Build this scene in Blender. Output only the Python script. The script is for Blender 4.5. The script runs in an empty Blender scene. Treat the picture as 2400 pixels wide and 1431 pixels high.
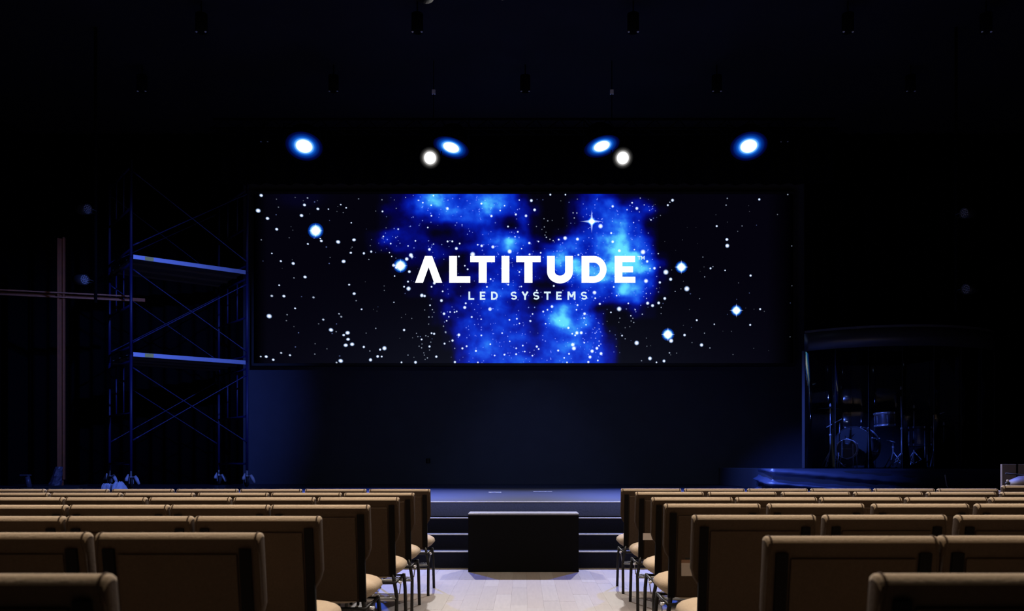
import bpy, bmesh, math, random
import numpy as np
from mathutils import Vector, Matrix

random.seed(7)
PI = math.pi
sc = bpy.context.scene
C = sc.collection

# ------------------------------------------------------------------ camera
F = 2012.0            # focal length in pixels of the 2400 px wide frame
CX, CY = 1228.0, 1085.0
HC = 1.07             # camera height
cam_d = bpy.data.cameras.new('camera')
cam = bpy.data.objects.new('camera', cam_d)
C.objects.link(cam)
cam.location = (0, 0, HC)
cam.rotation_euler = (PI / 2, 0, 0)
cam_d.sensor_width = 36
cam_d.lens = F / 2400 * 36
cam_d.shift_x = (1200 - CX) / 2400
cam_d.shift_y = (CY - 715.5) / 2400
cam_d.clip_start = 0.05
cam_d.dof.use_dof = True
cam_d.dof.focus_distance = 9.5
cam_d.dof.aperture_fstop = 4.2
sc.camera = cam

# ------------------------------------------------------------------ world, exposure, lights
sc.view_settings.view_transform = 'Standard'
sc.view_settings.look = 'None'
sc.view_settings.gamma = 1
sc.view_settings.use_curve_mapping = False
sc.view_settings.exposure = 0
w = bpy.data.worlds.new('world')
sc.world = w
w.use_nodes = True
w.node_tree.nodes['Background'].inputs[0].default_value = (0.5, 0.45, 0.4, 1)
w.node_tree.nodes['Background'].inputs[1].default_value = 0.002

def spot(name, loc, target, power, color, angle, blend=0.6, radius=0.08):
    d = bpy.data.lights.new(name, 'SPOT')
    d.energy = power; d.color = color; d.spot_size = math.radians(angle)
    d.spot_blend = blend; d.shadow_soft_size = radius
    o = bpy.data.objects.new(name, d); C.objects.link(o)
    o.location = loc
    o.rotation_euler = (Vector(target) - Vector(loc)).to_track_quat('-Z', 'Y').to_euler()
    return o

def area(name, loc, target, power, color, sx, sy):
    d = bpy.data.lights.new(name, 'AREA')
    d.energy = power; d.color = color; d.shape = 'RECTANGLE'; d.size = sx; d.size_y = sy
    o = bpy.data.objects.new(name, d); C.objects.link(o)
    o.location = loc
    o.rotation_euler = (Vector(target) - Vector(loc)).to_track_quat('-Z', 'Y').to_euler()
    return o

WHITE_POS = [(-1.52, 13.9, 6.01), (1.60, 13.9, 6.01)]
BLUE_POS = [(-3.56, 13.9, 6.20), (-1.18, 13.9, 6.18), (1.26, 13.9, 6.20), (3.64, 13.9, 6.20)]
BLUE_DIR = [(0.05, -0.50, -0.865), (-0.196, -0.27, -0.94), (0.196, -0.27, -0.94), (-0.05, -0.50, -0.865)]
WHITE_DIR = [(0.12, -0.93, -0.36), (-0.12, -0.93, -0.36)]
FOH_POS = [(-0.95, 8.0, 5.49), (-0.13, 8.0, 5.51)]
for i, p in enumerate(WHITE_POS):
    q = Vector(p) + Vector(WHITE_DIR[i]) * 0.16
    spot('white_spot_light', q, (0.0 + 0.3 * (i * 2 - 1), 7.0, 0), 1850, (1.0, 0.95, 0.92), 125, 0.8, 0.09)
for i, p in enumerate(BLUE_POS):
    q = Vector(p) + Vector(BLUE_DIR[i]).normalized() * 0.16
    spot('blue_spot_light', q, q + Vector(BLUE_DIR[i]), 7500, (0.06, 0.16, 1.0), 60, 0.9, 0.12)
spot('front_blue_light', (-0.95, 8.16, 5.43), (-6.1, 14.8, 2.9), 3700, (0.11, 0.21, 1.0), 38, 0.9, 0.08)
spot('front_blue_light', (-0.13, 8.16, 5.45), (4.4, 14.3, 1.35), 5200, (0.09, 0.18, 1.0), 24, 0.9, 0.08)
area('house_light', (0, 4.9, 7.6), (0, 4.6, 0.0), 255, (1.0, 0.82, 0.66), 9, 2.0).data.spread = math.radians(84)
area('rear_fill_light', (0, -2.5, 6.8), (0, 4.0, 0.4), 1.5, (1.0, 0.74, 0.5), 8, 2)  # unseen fill added behind the camera to lift the chair backs
spot('front_fill_light', (0.4, 8.0, 6.0), (0.3, 13.0, 0.8), 400, (0.52, 0.64, 1.0), 78, 0.9, 0.1)  # unseen spot added to brighten the steps, drum kit and wall
spot('bounce_fill_light', (0.1, 14.3, 6.5), (0.1, 17.0, 0.2), 260, (0.26, 0.36, 1.0), 46, 1.0, 0.2)  # unseen spot added in place of bounce off the stage floor

# ------------------------------------------------------------------ materials
def s2l(c):
    return tuple(((v / 255) / 12.92 if v / 255 <= .04045 else (((v / 255) + .055) / 1.055) ** 2.4) for v in c)

def mat(name, col, rough=0.6, metal=0.0, noise=None, nscale=30, bump=0.0, spec=0.5, coat=0):
    m = bpy.data.materials.new(name); m.use_nodes = True
    nt = m.node_tree; b = nt.nodes['Principled BSDF']
    b.inputs['Base Color'].default_value = (*col, 1)
    b.inputs['Roughness'].default_value = rough
    b.inputs['Metallic'].default_value = metal
    b.inputs['Specular IOR Level'].default_value = spec
    if coat: b.inputs['Coat Weight'].default_value = coat
    tc = nt.nodes.new('ShaderNodeTexCoord')
    n = nt.nodes.new('ShaderNodeTexNoise'); n.inputs['Scale'].default_value = nscale
    n.inputs['Detail'].default_value = 4
    nt.links.new(tc.outputs['Object'], n.inputs['Vector'])
    a = noise if noise is not None else 0.12
    mr = nt.nodes.new('ShaderNodeMapRange')
    mr.inputs['To Min'].default_value = 1 - a; mr.inputs['To Max'].default_value = 1 + a
    nt.links.new(n.outputs['Fac'], mr.inputs['Value'])
    vm = nt.nodes.new('ShaderNodeVectorMath'); vm.operation = 'SCALE'
    vm.inputs[0].default_value = col
    nt.links.new(mr.outputs['Result'], vm.inputs['Scale'])
    nt.links.new(vm.outputs['Vector'], b.inputs['Base Color'])
    if bump:
        bp = nt.nodes.new('ShaderNodeBump'); bp.inputs['Strength'].default_value = bump
        bp.inputs['Distance'].default_value = 0.01
        nt.links.new(n.outputs['Fac'], bp.inputs['Height'])
        nt.links.new(bp.outputs['Normal'], b.inputs['Normal'])
    return m

def emit_attr(name, additive=False, strength=1.0):
    m = bpy.data.materials.new(name); m.use_nodes = True
    nt = m.node_tree; nt.nodes.clear()
    out = nt.nodes.new('ShaderNodeOutputMaterial')
    at = nt.nodes.new('ShaderNodeAttribute'); at.attribute_name = 'Col'
    em = nt.nodes.new('ShaderNodeEmission'); em.inputs['Strength'].default_value = strength
    nt.links.new(at.outputs['Color'], em.inputs['Color'])
    if additive:
        tr = nt.nodes.new('ShaderNodeBsdfTransparent')
        ad = nt.nodes.new('ShaderNodeAddShader')
        nt.links.new(em.outputs[0], ad.inputs[0]); nt.links.new(tr.outputs[0], ad.inputs[1])
        nt.links.new(ad.outputs[0], out.inputs['Surface'])
    else:
        nt.links.new(em.outputs[0], out.inputs['Surface'])
    return m

def emit(name, col, strength=1.0):
    m = bpy.data.materials.new(name); m.use_nodes = True
    nt = m.node_tree; nt.nodes.clear()
    out = nt.nodes.new('ShaderNodeOutputMaterial')
    em = nt.nodes.new('ShaderNodeEmission')
    em.inputs['Color'].default_value = (*col, 1); em.inputs['Strength'].default_value = strength
    nt.links.new(em.outputs[0], out.inputs['Surface'])
    return m

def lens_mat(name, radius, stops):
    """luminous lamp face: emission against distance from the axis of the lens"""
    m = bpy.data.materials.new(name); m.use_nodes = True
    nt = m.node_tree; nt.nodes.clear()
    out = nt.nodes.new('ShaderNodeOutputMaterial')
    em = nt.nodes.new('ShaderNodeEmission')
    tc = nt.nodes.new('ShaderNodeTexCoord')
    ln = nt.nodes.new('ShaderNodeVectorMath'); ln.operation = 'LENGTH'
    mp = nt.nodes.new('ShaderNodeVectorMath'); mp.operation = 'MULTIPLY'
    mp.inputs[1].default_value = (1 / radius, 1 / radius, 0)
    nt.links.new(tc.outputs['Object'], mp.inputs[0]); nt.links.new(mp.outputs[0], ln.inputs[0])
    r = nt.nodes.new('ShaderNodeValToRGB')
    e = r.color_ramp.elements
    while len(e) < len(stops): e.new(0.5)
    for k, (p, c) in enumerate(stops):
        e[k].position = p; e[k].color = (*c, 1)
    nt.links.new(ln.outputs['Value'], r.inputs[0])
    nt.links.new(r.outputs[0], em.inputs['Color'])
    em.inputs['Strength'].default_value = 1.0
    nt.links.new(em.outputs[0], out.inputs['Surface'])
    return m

M = {}
M['fabric'] = mat('tan_fabric', (0.46, 0.37, 0.27), 0.95, noise=0.18, nscale=160, bump=0.25, spec=0.15)
M['panel'] = mat('shaded_tan_fabric', (0.066, 0.045, 0.031), 0.95, noise=0.2, nscale=120, bump=0.2, spec=0.1)  # the tan fabric darkened so the chair backs look unlit
M['black_metal'] = mat('black_powder_coat', (0.012, 0.012, 0.013), 0.45, 0.0, spec=0.4)
M['dark_back'] = mat('black_recess', (0.006, 0.005, 0.005), 0.8, spec=0.1)
M['chrome'] = mat('chrome', (0.9, 0.9, 0.92), 0.30, 0.55, noise=0.05)
M['steel'] = mat('galvanised_steel', (0.35, 0.37, 0.40), 0.45, 0.8)
M['wall'] = mat('black_wall_paint', (0.045, 0.049, 0.068), 0.85, noise=0.15, nscale=3, spec=0.2)
M['curtain'] = mat('black_masking_cloth', (0.002, 0.002, 0.0025), 0.95, spec=0.05)
M['ceiling'] = mat('black_ceiling', (0.012, 0.012, 0.016), 0.9, noise=0.4, nscale=0.8, spec=0.1)
M['stage'] = mat('stage_floor', (0.020, 0.023, 0.035), 0.33, noise=0.3, nscale=4, spec=0.5)
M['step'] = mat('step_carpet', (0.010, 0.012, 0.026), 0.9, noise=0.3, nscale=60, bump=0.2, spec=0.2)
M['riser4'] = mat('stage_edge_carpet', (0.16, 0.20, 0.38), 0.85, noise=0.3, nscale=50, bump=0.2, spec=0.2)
M['nosing'] = mat('aluminium_nosing', (0.62, 0.64, 0.70), 0.4, 0.5)
M['box'] = mat('black_box', (0.0025, 0.0025, 0.003), 0.6, noise=0.2, nscale=20, spec=0.1)
M['box_top'] = mat('lit_box_top', (0.22, 0.23, 0.27), 0.38, noise=0.1, nscale=20, spec=0.6)  # pale colour stands in for grazing light on the black top
M['planks'] = [mat('floor_wood', c, 0.5, noise=0.16, nscale=9, spec=0.35) for c in
               ((0.235, 0.21, 0.19), (0.215, 0.19, 0.172), (0.25, 0.226, 0.205), (0.225, 0.193, 0.17))]
for m_ in M['planks']:      # grain runs along the boards
    nt = m_.node_tree
    n_ = [x for x in nt.nodes if x.type == 'TEX_NOISE'][0]; tc_ = [x for x in nt.nodes if x.type == 'TEX_COORD'][0]
    mp_ = nt.nodes.new('ShaderNodeMapping'); mp_.inputs['Scale'].default_value = (5, 0.5, 1)
    geo_ = nt.nodes.new('ShaderNodeNewGeometry')
    nt.links.new(geo_.outputs['Position'], mp_.inputs['Vector']); nt.links.new(mp_.outputs[0], n_.inputs['Vector'])
M['subfloor'] = mat('floor_base', (0.12, 0.10, 0.08), 0.8)
M['cross_wood'] = mat('stained_cross_wood', (0.19, 0.048, 0.006), 0.7, noise=0.3, nscale=14, bump=0.1)
M['cross_slat'] = mat('pale_cross_slat', (0.32, 0.12, 0.05), 0.7, noise=0.25, nscale=14, bump=0.1)
M['scaf'] = mat('blue_scaffold_paint', (0.007, 0.008, 0.05), 0.5, noise=0.2, nscale=20, spec=0.4)
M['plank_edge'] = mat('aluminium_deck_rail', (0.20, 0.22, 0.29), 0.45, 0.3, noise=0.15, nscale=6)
M['deck'] = mat('plywood_and_shaded_rail', (0.05, 0.045, 0.05), 0.8)
M['yellow'] = mat('yellow_tag', (0.5, 0.42, 0.05), 0.6)
M['plastic'] = mat('pale_plastic', (0.40, 0.41, 0.46), 0.5)
M['rubber'] = mat('black_rubber', (0.01, 0.01, 0.01), 0.7)
M['cloth'] = mat('white_cloth', (0.82, 0.85, 0.90), 0.85, noise=0.1, nscale=20, bump=0.3)
M['wrap'] = mat('plastic_wrap', (0.07, 0.065, 0.09), 0.35, noise=0.5, nscale=25, bump=0.6)
M['drape'] = mat('satin_drape', (0.04, 0.05, 0.085), 0.42, noise=0.1, nscale=6, spec=0.6)
M['riser'] = mat('riser_carpet', (0.02, 0.022, 0.03), 0.85, noise=0.2, nscale=40)
M['booth'] = mat('acoustic_panel', (0.045, 0.045, 0.05), 0.9, noise=0.25, nscale=5)
M['fascia'] = mat('booth_fascia', (0.03, 0.03, 0.034), 0.38, noise=0.1, nscale=4, spec=0.5)
M['head'] = mat('drum_head', (0.035, 0.036, 0.042), 0.35, spec=0.5)
M['shell'] = mat('drum_shell', (0.05, 0.045, 0.05), 0.2, 0.1, spec=0.6, coat=0.4)
M['tomshell'] = mat('silver_drum_shell', (0.16, 0.16, 0.19), 0.3, 0.5)
M['print'] = mat('head_print', (0.22, 0.23, 0.26), 0.6)
M['brass'] = mat('dull_cymbal', (0.02, 0.016, 0.01), 0.75, 0.2, spec=0.2)
M['card'] = mat('white_card', (0.62, 0.55, 0.50), 0.8)
M['card_brown'] = mat('brown_card', (0.30, 0.17, 0.11), 0.8)
M['beige'] = mat('beige_panel', (0.16, 0.125, 0.10), 0.85, noise=0.15, nscale=5)
M['plum'] = mat('plum_vinyl', (0.035, 0.017, 0.020), 0.6)
M['tape'] = mat('white_tape_and_glint', (0.6, 0.62, 0.68), 0.5)
M['led'] = mat('led_lens', (0.16, 0.165, 0.17), 0.35)
M['screen_frame'] = mat('screen_cabinet', (0.006, 0.006, 0.008), 0.6)
M['glass_off'] = mat('dark_lens', (0.03, 0.03, 0.035), 0.1, spec=0.8)
g = bpy.data.materials.new('clear_acrylic'); g.use_nodes = True
nt = g.node_tree; nt.nodes.clear()
o_ = nt.nodes.new('ShaderNodeOutputMaterial'); t_ = nt.nodes.new('ShaderNodeBsdfTransparent')
gl = nt.nodes.new('ShaderNodeBsdfGlossy'); gl.inputs['Roughness'].default_value = 0.06
fr = nt.nodes.new('ShaderNodeFresnel'); fr.inputs['IOR'].default_value = 1.35
mx = nt.nodes.new('ShaderNodeMixShader')
t_.inputs['Color'].default_value = (0.86, 0.88, 0.90, 1)
nt.links.new(fr.outputs[0], mx.inputs[0]); nt.links.new(t_.outputs[0], mx.inputs[1]); nt.links.new(gl.outputs[0], mx.inputs[2])
nt.links.new(mx.outputs[0], o_.inputs['Surface'])
M['acrylic'] = g
M['letters'] = emit('lit_lettering', (0.97, 1.0, 1.0), 1.35)
M['letters_small'] = emit('lit_small_lettering', (0.72, 0.90, 1.0), 1.0)
M['display'] = emit_attr('display_pixels')
M['star'] = emit_attr('display_stars', additive=True)
M['blue_lens'] = lens_mat('blue_lamp_face_halo', 0.30, [(0.0, (3.0, 3.2, 3.4)), (0.37, (1.5, 2.0, 2.4)), (0.46, (0.15, 0.50, 1.3)), (0.56, (0.006, 0.12, 0.62)),
                          (0.68, (0.001, 0.03, 0.27)), (0.84, (0.0, 0.003, 0.06)), (1.0, (0.0, 0.0, 0.004))])  # outer blue stops paint the lamp's halo onto an oversized face
M['white_lens'] = lens_mat('white_lamp_face_halo', 0.17, [(0.0, (3.0, 3.0, 3.0)), (0.46, (2.0, 2.0, 2.0)), (0.60, (0.34, 0.33, 0.32)),
                           (0.76, (0.05, 0.048, 0.046)), (0.92, (0.006, 0.006, 0.006))])  # dim outer stops stand in for the glow around the lamp

# ------------------------------------------------------------------ helpers
def P(px, py, d):
    return Vector(((px - CX) * d / F, d, HC + (CY - py) * d / F))

def link(name, me, parent=None, mats=None, smooth=False):
    if mats is not None:
        for m in (mats if isinstance(mats, list) else [mats]): me.materials.append(m)
    if smooth:
        for p in me.polygons: p.use_smooth = True
    o = bpy.data.objects.new(name, me); C.objects.link(o)
    if parent: o.parent = parent
    return o

def obj(name, bm, m, parent=None, smooth=False, bevel=0, bseg=2):
    me = bpy.data.meshes.new(name); bmesh.ops.recalc_face_normals(bm, faces=bm.faces)
    bm.to_mesh(me); bm.free()
    o = link(name, me, parent, m, smooth)
    if bevel:
        md = o.modifiers.new('bevel', 'BEVEL'); md.width = bevel; md.segments = bseg; md.limit_method = 'ANGLE'
    return o

def thing(name, label, cat, loc=(0, 0, 0), rotz=0, group=None):
    o = bpy.data.objects.new(name, None); C.objects.link(o)
    o.location = loc; o.rotation_euler = (0, 0, rotz); o.empty_display_size = 0.1
    tag(o, label, cat, group)
    return o

def tag(o, label, cat, group=None):
    o['label'] = label; o['category'] = cat
    if group: o['group'] = group
    return o

def struct(o):
    o['kind'] = 'structure'; return o

def box(bm, x0, x1, y0, y1, z0, z1, mi=0):
    vs = [bm.verts.new(p) for p in ((x0, y0, z0), (x1, y0, z0), (x1, y1, z0), (x0, y1, z0),
                                    (x0, y0, z1), (x1, y0, z1), (x1, y1, z1), (x0, y1, z1))]
    for f in ((0, 3, 2, 1), (4, 5, 6, 7), (0, 1, 5, 4), (1, 2, 6, 5), (2, 3, 7, 6), (3, 0, 4, 7)):
        fc = bm.faces.new([vs[i] for i in f]); fc.material_index = mi
    return vs

def nb(): return bmesh.new()

def tube(bm, pts, r, n=10, caps=True):
    pts = [Vector(p) for p in pts]
    rings = []
    rr = r if isinstance(r, (list, tuple)) else [r] * len(pts)
    prev = None
    for i, p in enumerate(pts):
        if i == 0: t = pts[1] - pts[0]
        elif i == len(pts) - 1: t = pts[-1] - pts[-2]
        else: t = (pts[i + 1] - p).normalized() + (p - pts[i - 1]).normalized()
        t.normalize()
        if prev is None:
            a = Vector((0, 0, 1)) if abs(t.z) < 0.9 else Vector((1, 0, 0))
            u = t.cross(a).normalized()
        else:
            u = (prev - t * prev.dot(t)).normalized()
        prev = u; v = t.cross(u)
        rings.append([bm.verts.new(p + (u * math.cos(2 * PI * k / n) + v * math.sin(2 * PI * k / n)) * rr[i]) for k in range(n)])
    for a, b in zip(rings, rings[1:]):
        for k in range(n):
            bm.faces.new((a[k], a[(k + 1) % n], b[(k + 1) % n], b[k]))
    if caps:
        bm.faces.new(rings[0][::-1]); bm.faces.new(rings[-1])

def lathe(bm, prof, n=24, mtx=None, mi=0):
    """prof = (radius, height) pairs along local z"""
    mtx = mtx or Matrix.Identity(4)
    rings = []
    for r, z in prof:
        if r < 1e-5: rings.append([bm.verts.new(mtx @ Vector((0, 0, z)))])
        else: rings.append([bm.verts.new(mtx @ Vector((r * math.cos(2 * PI * k / n), r * math.sin(2 * PI * k / n), z))) for k in range(n)])
    for a, b in zip(rings, rings[1:]):
        for k in range(n):
            k2 = (k + 1) % n
            if len(a) == 1 and len(b) == 1: continue
            if len(a) == 1: f = bm.faces.new((a[0], b[k], b[k2]))
            elif len(b) == 1: f = bm.faces.new((a[k], a[k2], b[0]))
            else: f = bm.faces.new((a[k], a[k2], b[k2], b[k]))
            f.material_index = mi

def along(p, d):
    """matrix at p with local z along d"""
    q = Vector(d).normalized().to_track_quat('Z', 'Y')
    return Matrix.Translation(Vector(p)) @ q.to_matrix().to_4x4()

def dup(root, name=None):
    r = root.copy(); C.objects.link(r)
    for ch in list(root.children):
        c = ch.copy(); C.objects.link(c); c.parent = r
        for g2 in ch.children:
            d = g2.copy(); C.objects.link(d); d.parent = c
    return r

# ------------------------------------------------------------------ the room
WX, WY, WZ = 10.2, 17.75, 7.8
b = nb(); box(b, -WX, WX, WY, WY + 0.2, 0, WZ); struct(obj('wall_back', b, M['wall']))
b = nb(); box(b, -WX - 0.2, -WX, -5, WY, 0, WZ); struct(obj('wall_left', b, M['curtain']))
b = nb(); box(b, WX, WX + 0.2, -5, WY, 0, WZ); struct(obj('wall_right', b, M['curtain']))
b = nb(); box(b, -WX, WX, -5.2, -5, 0, WZ); struct(obj('wall_front', b, M['curtain']))
b = nb(); box(b, -WX, WX, -5, WY, WZ, WZ + 0.2); struct(obj('ceiling', b, M['ceiling']))

# floor: base slab, the boards one can tell apart as parts, the others joined
b = nb(); box(b, -WX, WX, -5, 9.2, -0.2, -0.012)
floor = struct(obj('floor', b, M['subfloor']))
PW = 0.125
protos = []
for k in range(4):
    for L in (0.9, 1.2):
        b = nb(); box(b, -PW / 2 + .0003, PW / 2 - .0003, -L / 2 + .001, L / 2 - .001, -0.012, 0)
        me = bpy.data.meshes.new('floor_board'); bmesh.ops.recalc_face_normals(b, faces=b.faces); b.to_mesh(me); b.free()
        me.materials.append(M['planks'][k]); protos.append((L, me))
rest = nb()
ncol = int(2 * 5.6 / PW)
for i in range(ncol):
    x = -5.6 + (i + .5) * PW
    y = -1.0 - random.random() * 1.2
    near = abs(x) < 1.12
    while y < 8.83:
        L, me = random.choice(protos)
        y1 = y + L
        if near and y1 > 4.6:
            if y1 > 8.83 + 0.5: pass
            o = bpy.data.objects.new('floor_board', me); C.objects.link(o); o.parent = floor
            o.location = (x, (y + y1) / 2, random.uniform(-.0005, .0003))
        else:
            box(rest, x - PW / 2 + .0003, x + PW / 2 - .0003, y + .001, y1 - .001, -0.012, 0, random.randrange(4))
        y = y1
o = obj('floor_boards', rest, M['planks'], floor); o['kind'] = 'stuff'

# stage and steps
ST = 0.64
b = nb(); box(b, -WX, WX, 9.63, WY, 0, ST); stage = obj('floor_stage', b, M['stage']); struct(stage)
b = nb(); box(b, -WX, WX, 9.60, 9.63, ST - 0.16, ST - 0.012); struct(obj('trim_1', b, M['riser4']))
b = nb(); box(b, -WX, WX, 9.597, 9.64, ST - 0.012, ST + 0.002); struct(obj('trim_2', b, M['nosing']))
zs = [0, .167, .32, .476, .64]
ys = [8.79, 9.07, 9.35, 9.63]
for k in range(3):
    b = nb(); box(b, -4.6, 4.6, ys[k], 9.60, zs[k], zs[k + 1])
    o = obj('stage_step', b, M['step'])
    tag(o, ['lowest dark stage step behind the black box, with bright metal edge',
            'second dark stage step from the floor, with bright metal edge',
            'third dark stage step from the floor, just under the stage edge'][k], 'step', 'dark steps up to the stage')
    b = nb(); box(b, -4.6, 4.6, ys[k] - 0.004, ys[k] + 0.03, zs[k + 1] - 0.009, zs[k + 1] + 0.003)
    obj('step_nosing', b, M['nosing'], o)

# black box in the aisle
t = thing('black_box', 'large plain black box standing in the aisle before the stage steps', 'box', (-0.005, 8.45, 0))
b = nb(); box(b, -0.545, 0.545, 0, 0.32, 0, 0.560); obj('box_body', b, M['box'], t, bevel=0.004)
b = nb(); box(b, -0.545, 0.545, 0, 0.32, 0.560, 0.578); obj('lit_box_top', b, M['box_top'], t, bevel=0.003)

# wall outlet
t = thing('wall_outlet', 'small dark square outlet plate low on the wall below the screen', 'outlet', (-1.98, WY, 1.12))
b = nb(); box(b, -.045, .045, -.012, 0, -.05, .05); obj('plate', b, M['dark_back'], t, bevel=.003)
b = nb(); box(b, -.02, .02, -.018, -.012, .008, .036); box(b, -.02, .02, -.018, -.012, -.036, -.008); obj('socket', b, M['rubber'], t)['kind'] = 'stuff'

sz1_ = HC + (CY - 454.5) * 17.5 / F
# black curtains added beside and above the screen so the wall stays dark
for (xa, xb, zb_, yc_, lab) in ((-6.2, 6.2, sz1_ + .12, 17.25, 'added black pleated border curtain hanging above the wide screen'), (-10.1, -5.72, ST + .01, 17.52, 'added black pleated masking curtain behind the scaffold, left of the screen'), (5.74, 10.1, ST + .01, 17.52, 'added black pleated masking curtain behind the drum booth, right of the screen')):
    b = nb(); n_ = int((xb - xa) / .03); cc = []
    for k in range(n_ + 1):
        x_ = xa + (xb - xa) * k / n_; y_c = yc_ + .05 * math.sin(x_ * 21) + .02 * math.sin(x_ * 9 + 1)
        cc.append([b.verts.new((x_, y_c + e_, z_)) for e_, z_ in ((0, zb_), (0, WZ - .02), (.01, WZ - .02), (.01, zb_))])
    for a, c in zip(cc, cc[1:]):
        for j in range(4): b.faces.new((a[j], a[(j + 1) % 4], c[(j + 1) % 4], c[j]))
    tag(obj('added_curtain', b, M['curtain'], None, True), lab, 'curtain', 'added black curtains')

# tape marks on the stage
for (x0, x1, yy, lab) in ((1145, 1175, 1153, 'short white tape strip on the stage floor, left of centre'),
                          (1250, 1294, 1151.5, 'longer white tape strip on the stage floor, right of centre')):
    d = F * (HC - ST) / (yy - CY)
    X0, X1 = (x0 - CX) * d / F, (x1 - CX) * d / F
    b = nb(); box(b, X0, X1, d - .03, d + .03, ST, ST + .003)
    tag(obj('tape_strip', b, M['tape']), lab, 'tape')

# ------------------------------------------------------------------ LED screen
SD = 17.5
sx0, sx1 = (595 - CX) * SD / F, (1859 - CX) * SD / F
sz0, sz1 = HC + (CY - 850.5) * SD / F, HC + (CY - 454.5) * SD / F
scr = thing('led_screen', 'very wide lit screen showing white lettering over a blue starry nebula', 'screen', (0, SD, 0))
b = nb(); box(b, sx0 - .05, sx1 + .05, 0.01, 0.2, sz0 - .05, sz1 + .05); obj('screen_cabinet', b, M['screen_frame'], scr)
# display: vertex colours on a fine grid
GRID = """0 1 2 3 7 8 6 5 6 7 7 5 2 0 0 0 1 3 5 3 1 1 0 0
0 1 2 4 7 8 6 5 6 8 7 5 4 1 0 0 2 4 5 6 2 3 2 0
0 2 2 4 5 6 7 6 6 8 5 4 4 2 0 0 2 4 5 6 5 3 4 1
0 1 2 3 3 4 5 5 6 5 3 2 4 1 0 0 2 4 5 6 6 4 2 0
0 1 2 3 2 2 2 3 4 4 3 1 3 1 0 0 2 4 5 6 7 5 1 0
1 3 3 3 2 1 1 2 3 5 5 4 4 1 0 1 3 4 5 7 7 5 2 0
1 4 3 3 3 2 2 2 3 5 7 8 5 2 1 4 5 5 7 9 8 6 4 0
1 2 3 3 3 3 2 3 4 4 6 7 4 2 4 6 6 5 7 9 9 6 5 0
0 0 1 2 2 3 2 1 3 4 5 5 4 4 6 7 5 5 6 8 9 9 5 1
0 0 1 2 2 2 1 1 3 4 4 4 3 4 6 8 8 7 7 8 9 8 6 3
0 0 1 1 1 1 1 1 2 3 4 5 4 3 3 6 8 8 8 8 8 8 7 2
0 0 0 1 1 1 2 2 3 4 4 4 3 3 2 4 6 8 8 8 7 7 5 2
0 0 0 1 1 2 3 2 2 4 5 5 3 1 1 2 4 6 5 6 8 7 5 1
0 0 0 1 1 2 3 2 3 5 6 5 3 2 2 3 5 5 5 5 8 7 4 1
0 0 0 0 0 1 2 3 4 6 5 3 3 1 3 4 5 5 4 4 5 6 3 0
0 0 0 0 0 1 3 4 4 4 5 4 3 3 5 7 6 5 1 1 2 3 1 0
0 0 0 0 0 1 3 3 4 5 4 5 4 4 7 8 6 7 3 0 0 2 1 0
0 0 0 0 0 1 2 4 5 5 4 5 4 3 7 9 7 8 4 0 0 0 0 0
0 0 0 0 0 0 2 4 5 4 5 4 4 3 5 7 7 6 5 1 0 0 0 0
0 0 0 0 0 0 1 4 5 5 4 5 5 4 5 5 6 5 5 2 0 0 0 0
0 0 0 0 0 0 1 3 5 6 5 4 4 4 5 6 7 6 5 3 0 0 0 0
0 0 0 0 0 0 0 3 6 6 5 5 4 4 5 6 6 6 5 3 0 0 0 0
0 0 0 0 0 0 0 3 5 5 5 6 6 5 5 6 5 5 5 3 0 0 0 0"""
G = np.array([[float(v) for v in r.split()] for r in GRID.split('\n')])
G = np.pad(G, ((1, 1), (1, 1)), mode='edge'); G[:, 0] = 0; G[:, -1] = 0

def samp(A, x, y):
    h, w_ = A.shape
    x = np.clip(x, 0, w_ - 1.001); y = np.clip(y, 0, h - 1.001)
    xi = x.astype(int); yi = y.astype(int); fx = x - xi; fy = y - yi
    fx = fx * fx * (3 - 2 * fx); fy = fy * fy * (3 - 2 * fy)
    return (A[yi, xi] * (1 - fx) * (1 - fy) + A[yi, xi + 1] * fx * (1 - fy) + A[yi + 1, xi] * (1 - fx) * fy + A[yi + 1, xi + 1] * fx * fy)

rng = np.random.default_rng(3)
def fbm(px, py, base, octv=5):
    out = 0; amp = 1; tot = 0
    for k in range(octv):
        A = rng.random((90, 140)); ang = 0.6 * k
        c_, s_ = math.cos(ang), math.sin(ang)
        u = (px * c_ - py * s_) / base; v = (px * s_ + py * c_) / base
        u = np.mod(u, 138); v = np.mod(v, 88)
        out = out + amp * samp(A, u, v); tot += amp
        amp *= 0.55; base /= 2.03
    return out / tot

NX, NY = 632, 198
pxs = np.linspace(595, 1859, NX); pys = np.linspace(454.5, 850.5, NY)
PX, PY = np.meshgrid(pxs, pys)
wx = (fbm(PX, PY, 60) - .5) * 13; wy = (fbm(PX, PY, 60) - .5) * 13
gx = ((PX + wx) - 860) / 29.35 - 0.5 + 1
gy = ((PY + wy) - 440) * 3.407
gy = (gy - 60) / 60.0 + 1
I = samp(G, gx, gy)
I = np.where((gx < 0) | (gx > 25), 0, I)
I = I + 0.45 * np.exp(-(((PX - 705) / 60) ** 2 + ((PY - 462) / 26) ** 2)) * 2.2
tex = fbm(PX, PY, 26, 5)
I2 = np.clip(I * (0.64 + 0.70 * tex) , 0, 9.4)
I2 = np.where(I < .6, I2 * np.clip(I / .6, 0, 1), I2)
ramp = np.array([s2l(c) for c in ((0, 0, 0), (1, 1, 22), (0, 0, 66), (1, 10, 124), (2, 26, 168), (6, 50, 204), (22, 80, 230), (38, 118, 244), (72, 176, 252), (96, 222, 255), (110, 230, 255))])
k0 = np.clip(I2.astype(int), 0, 9); fr_ = (I2 - k0)[..., None]
col = ramp[k0] * (1 - fr_) + ramp[np.clip(k0 + 1, 0, 10)] * fr_
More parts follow.
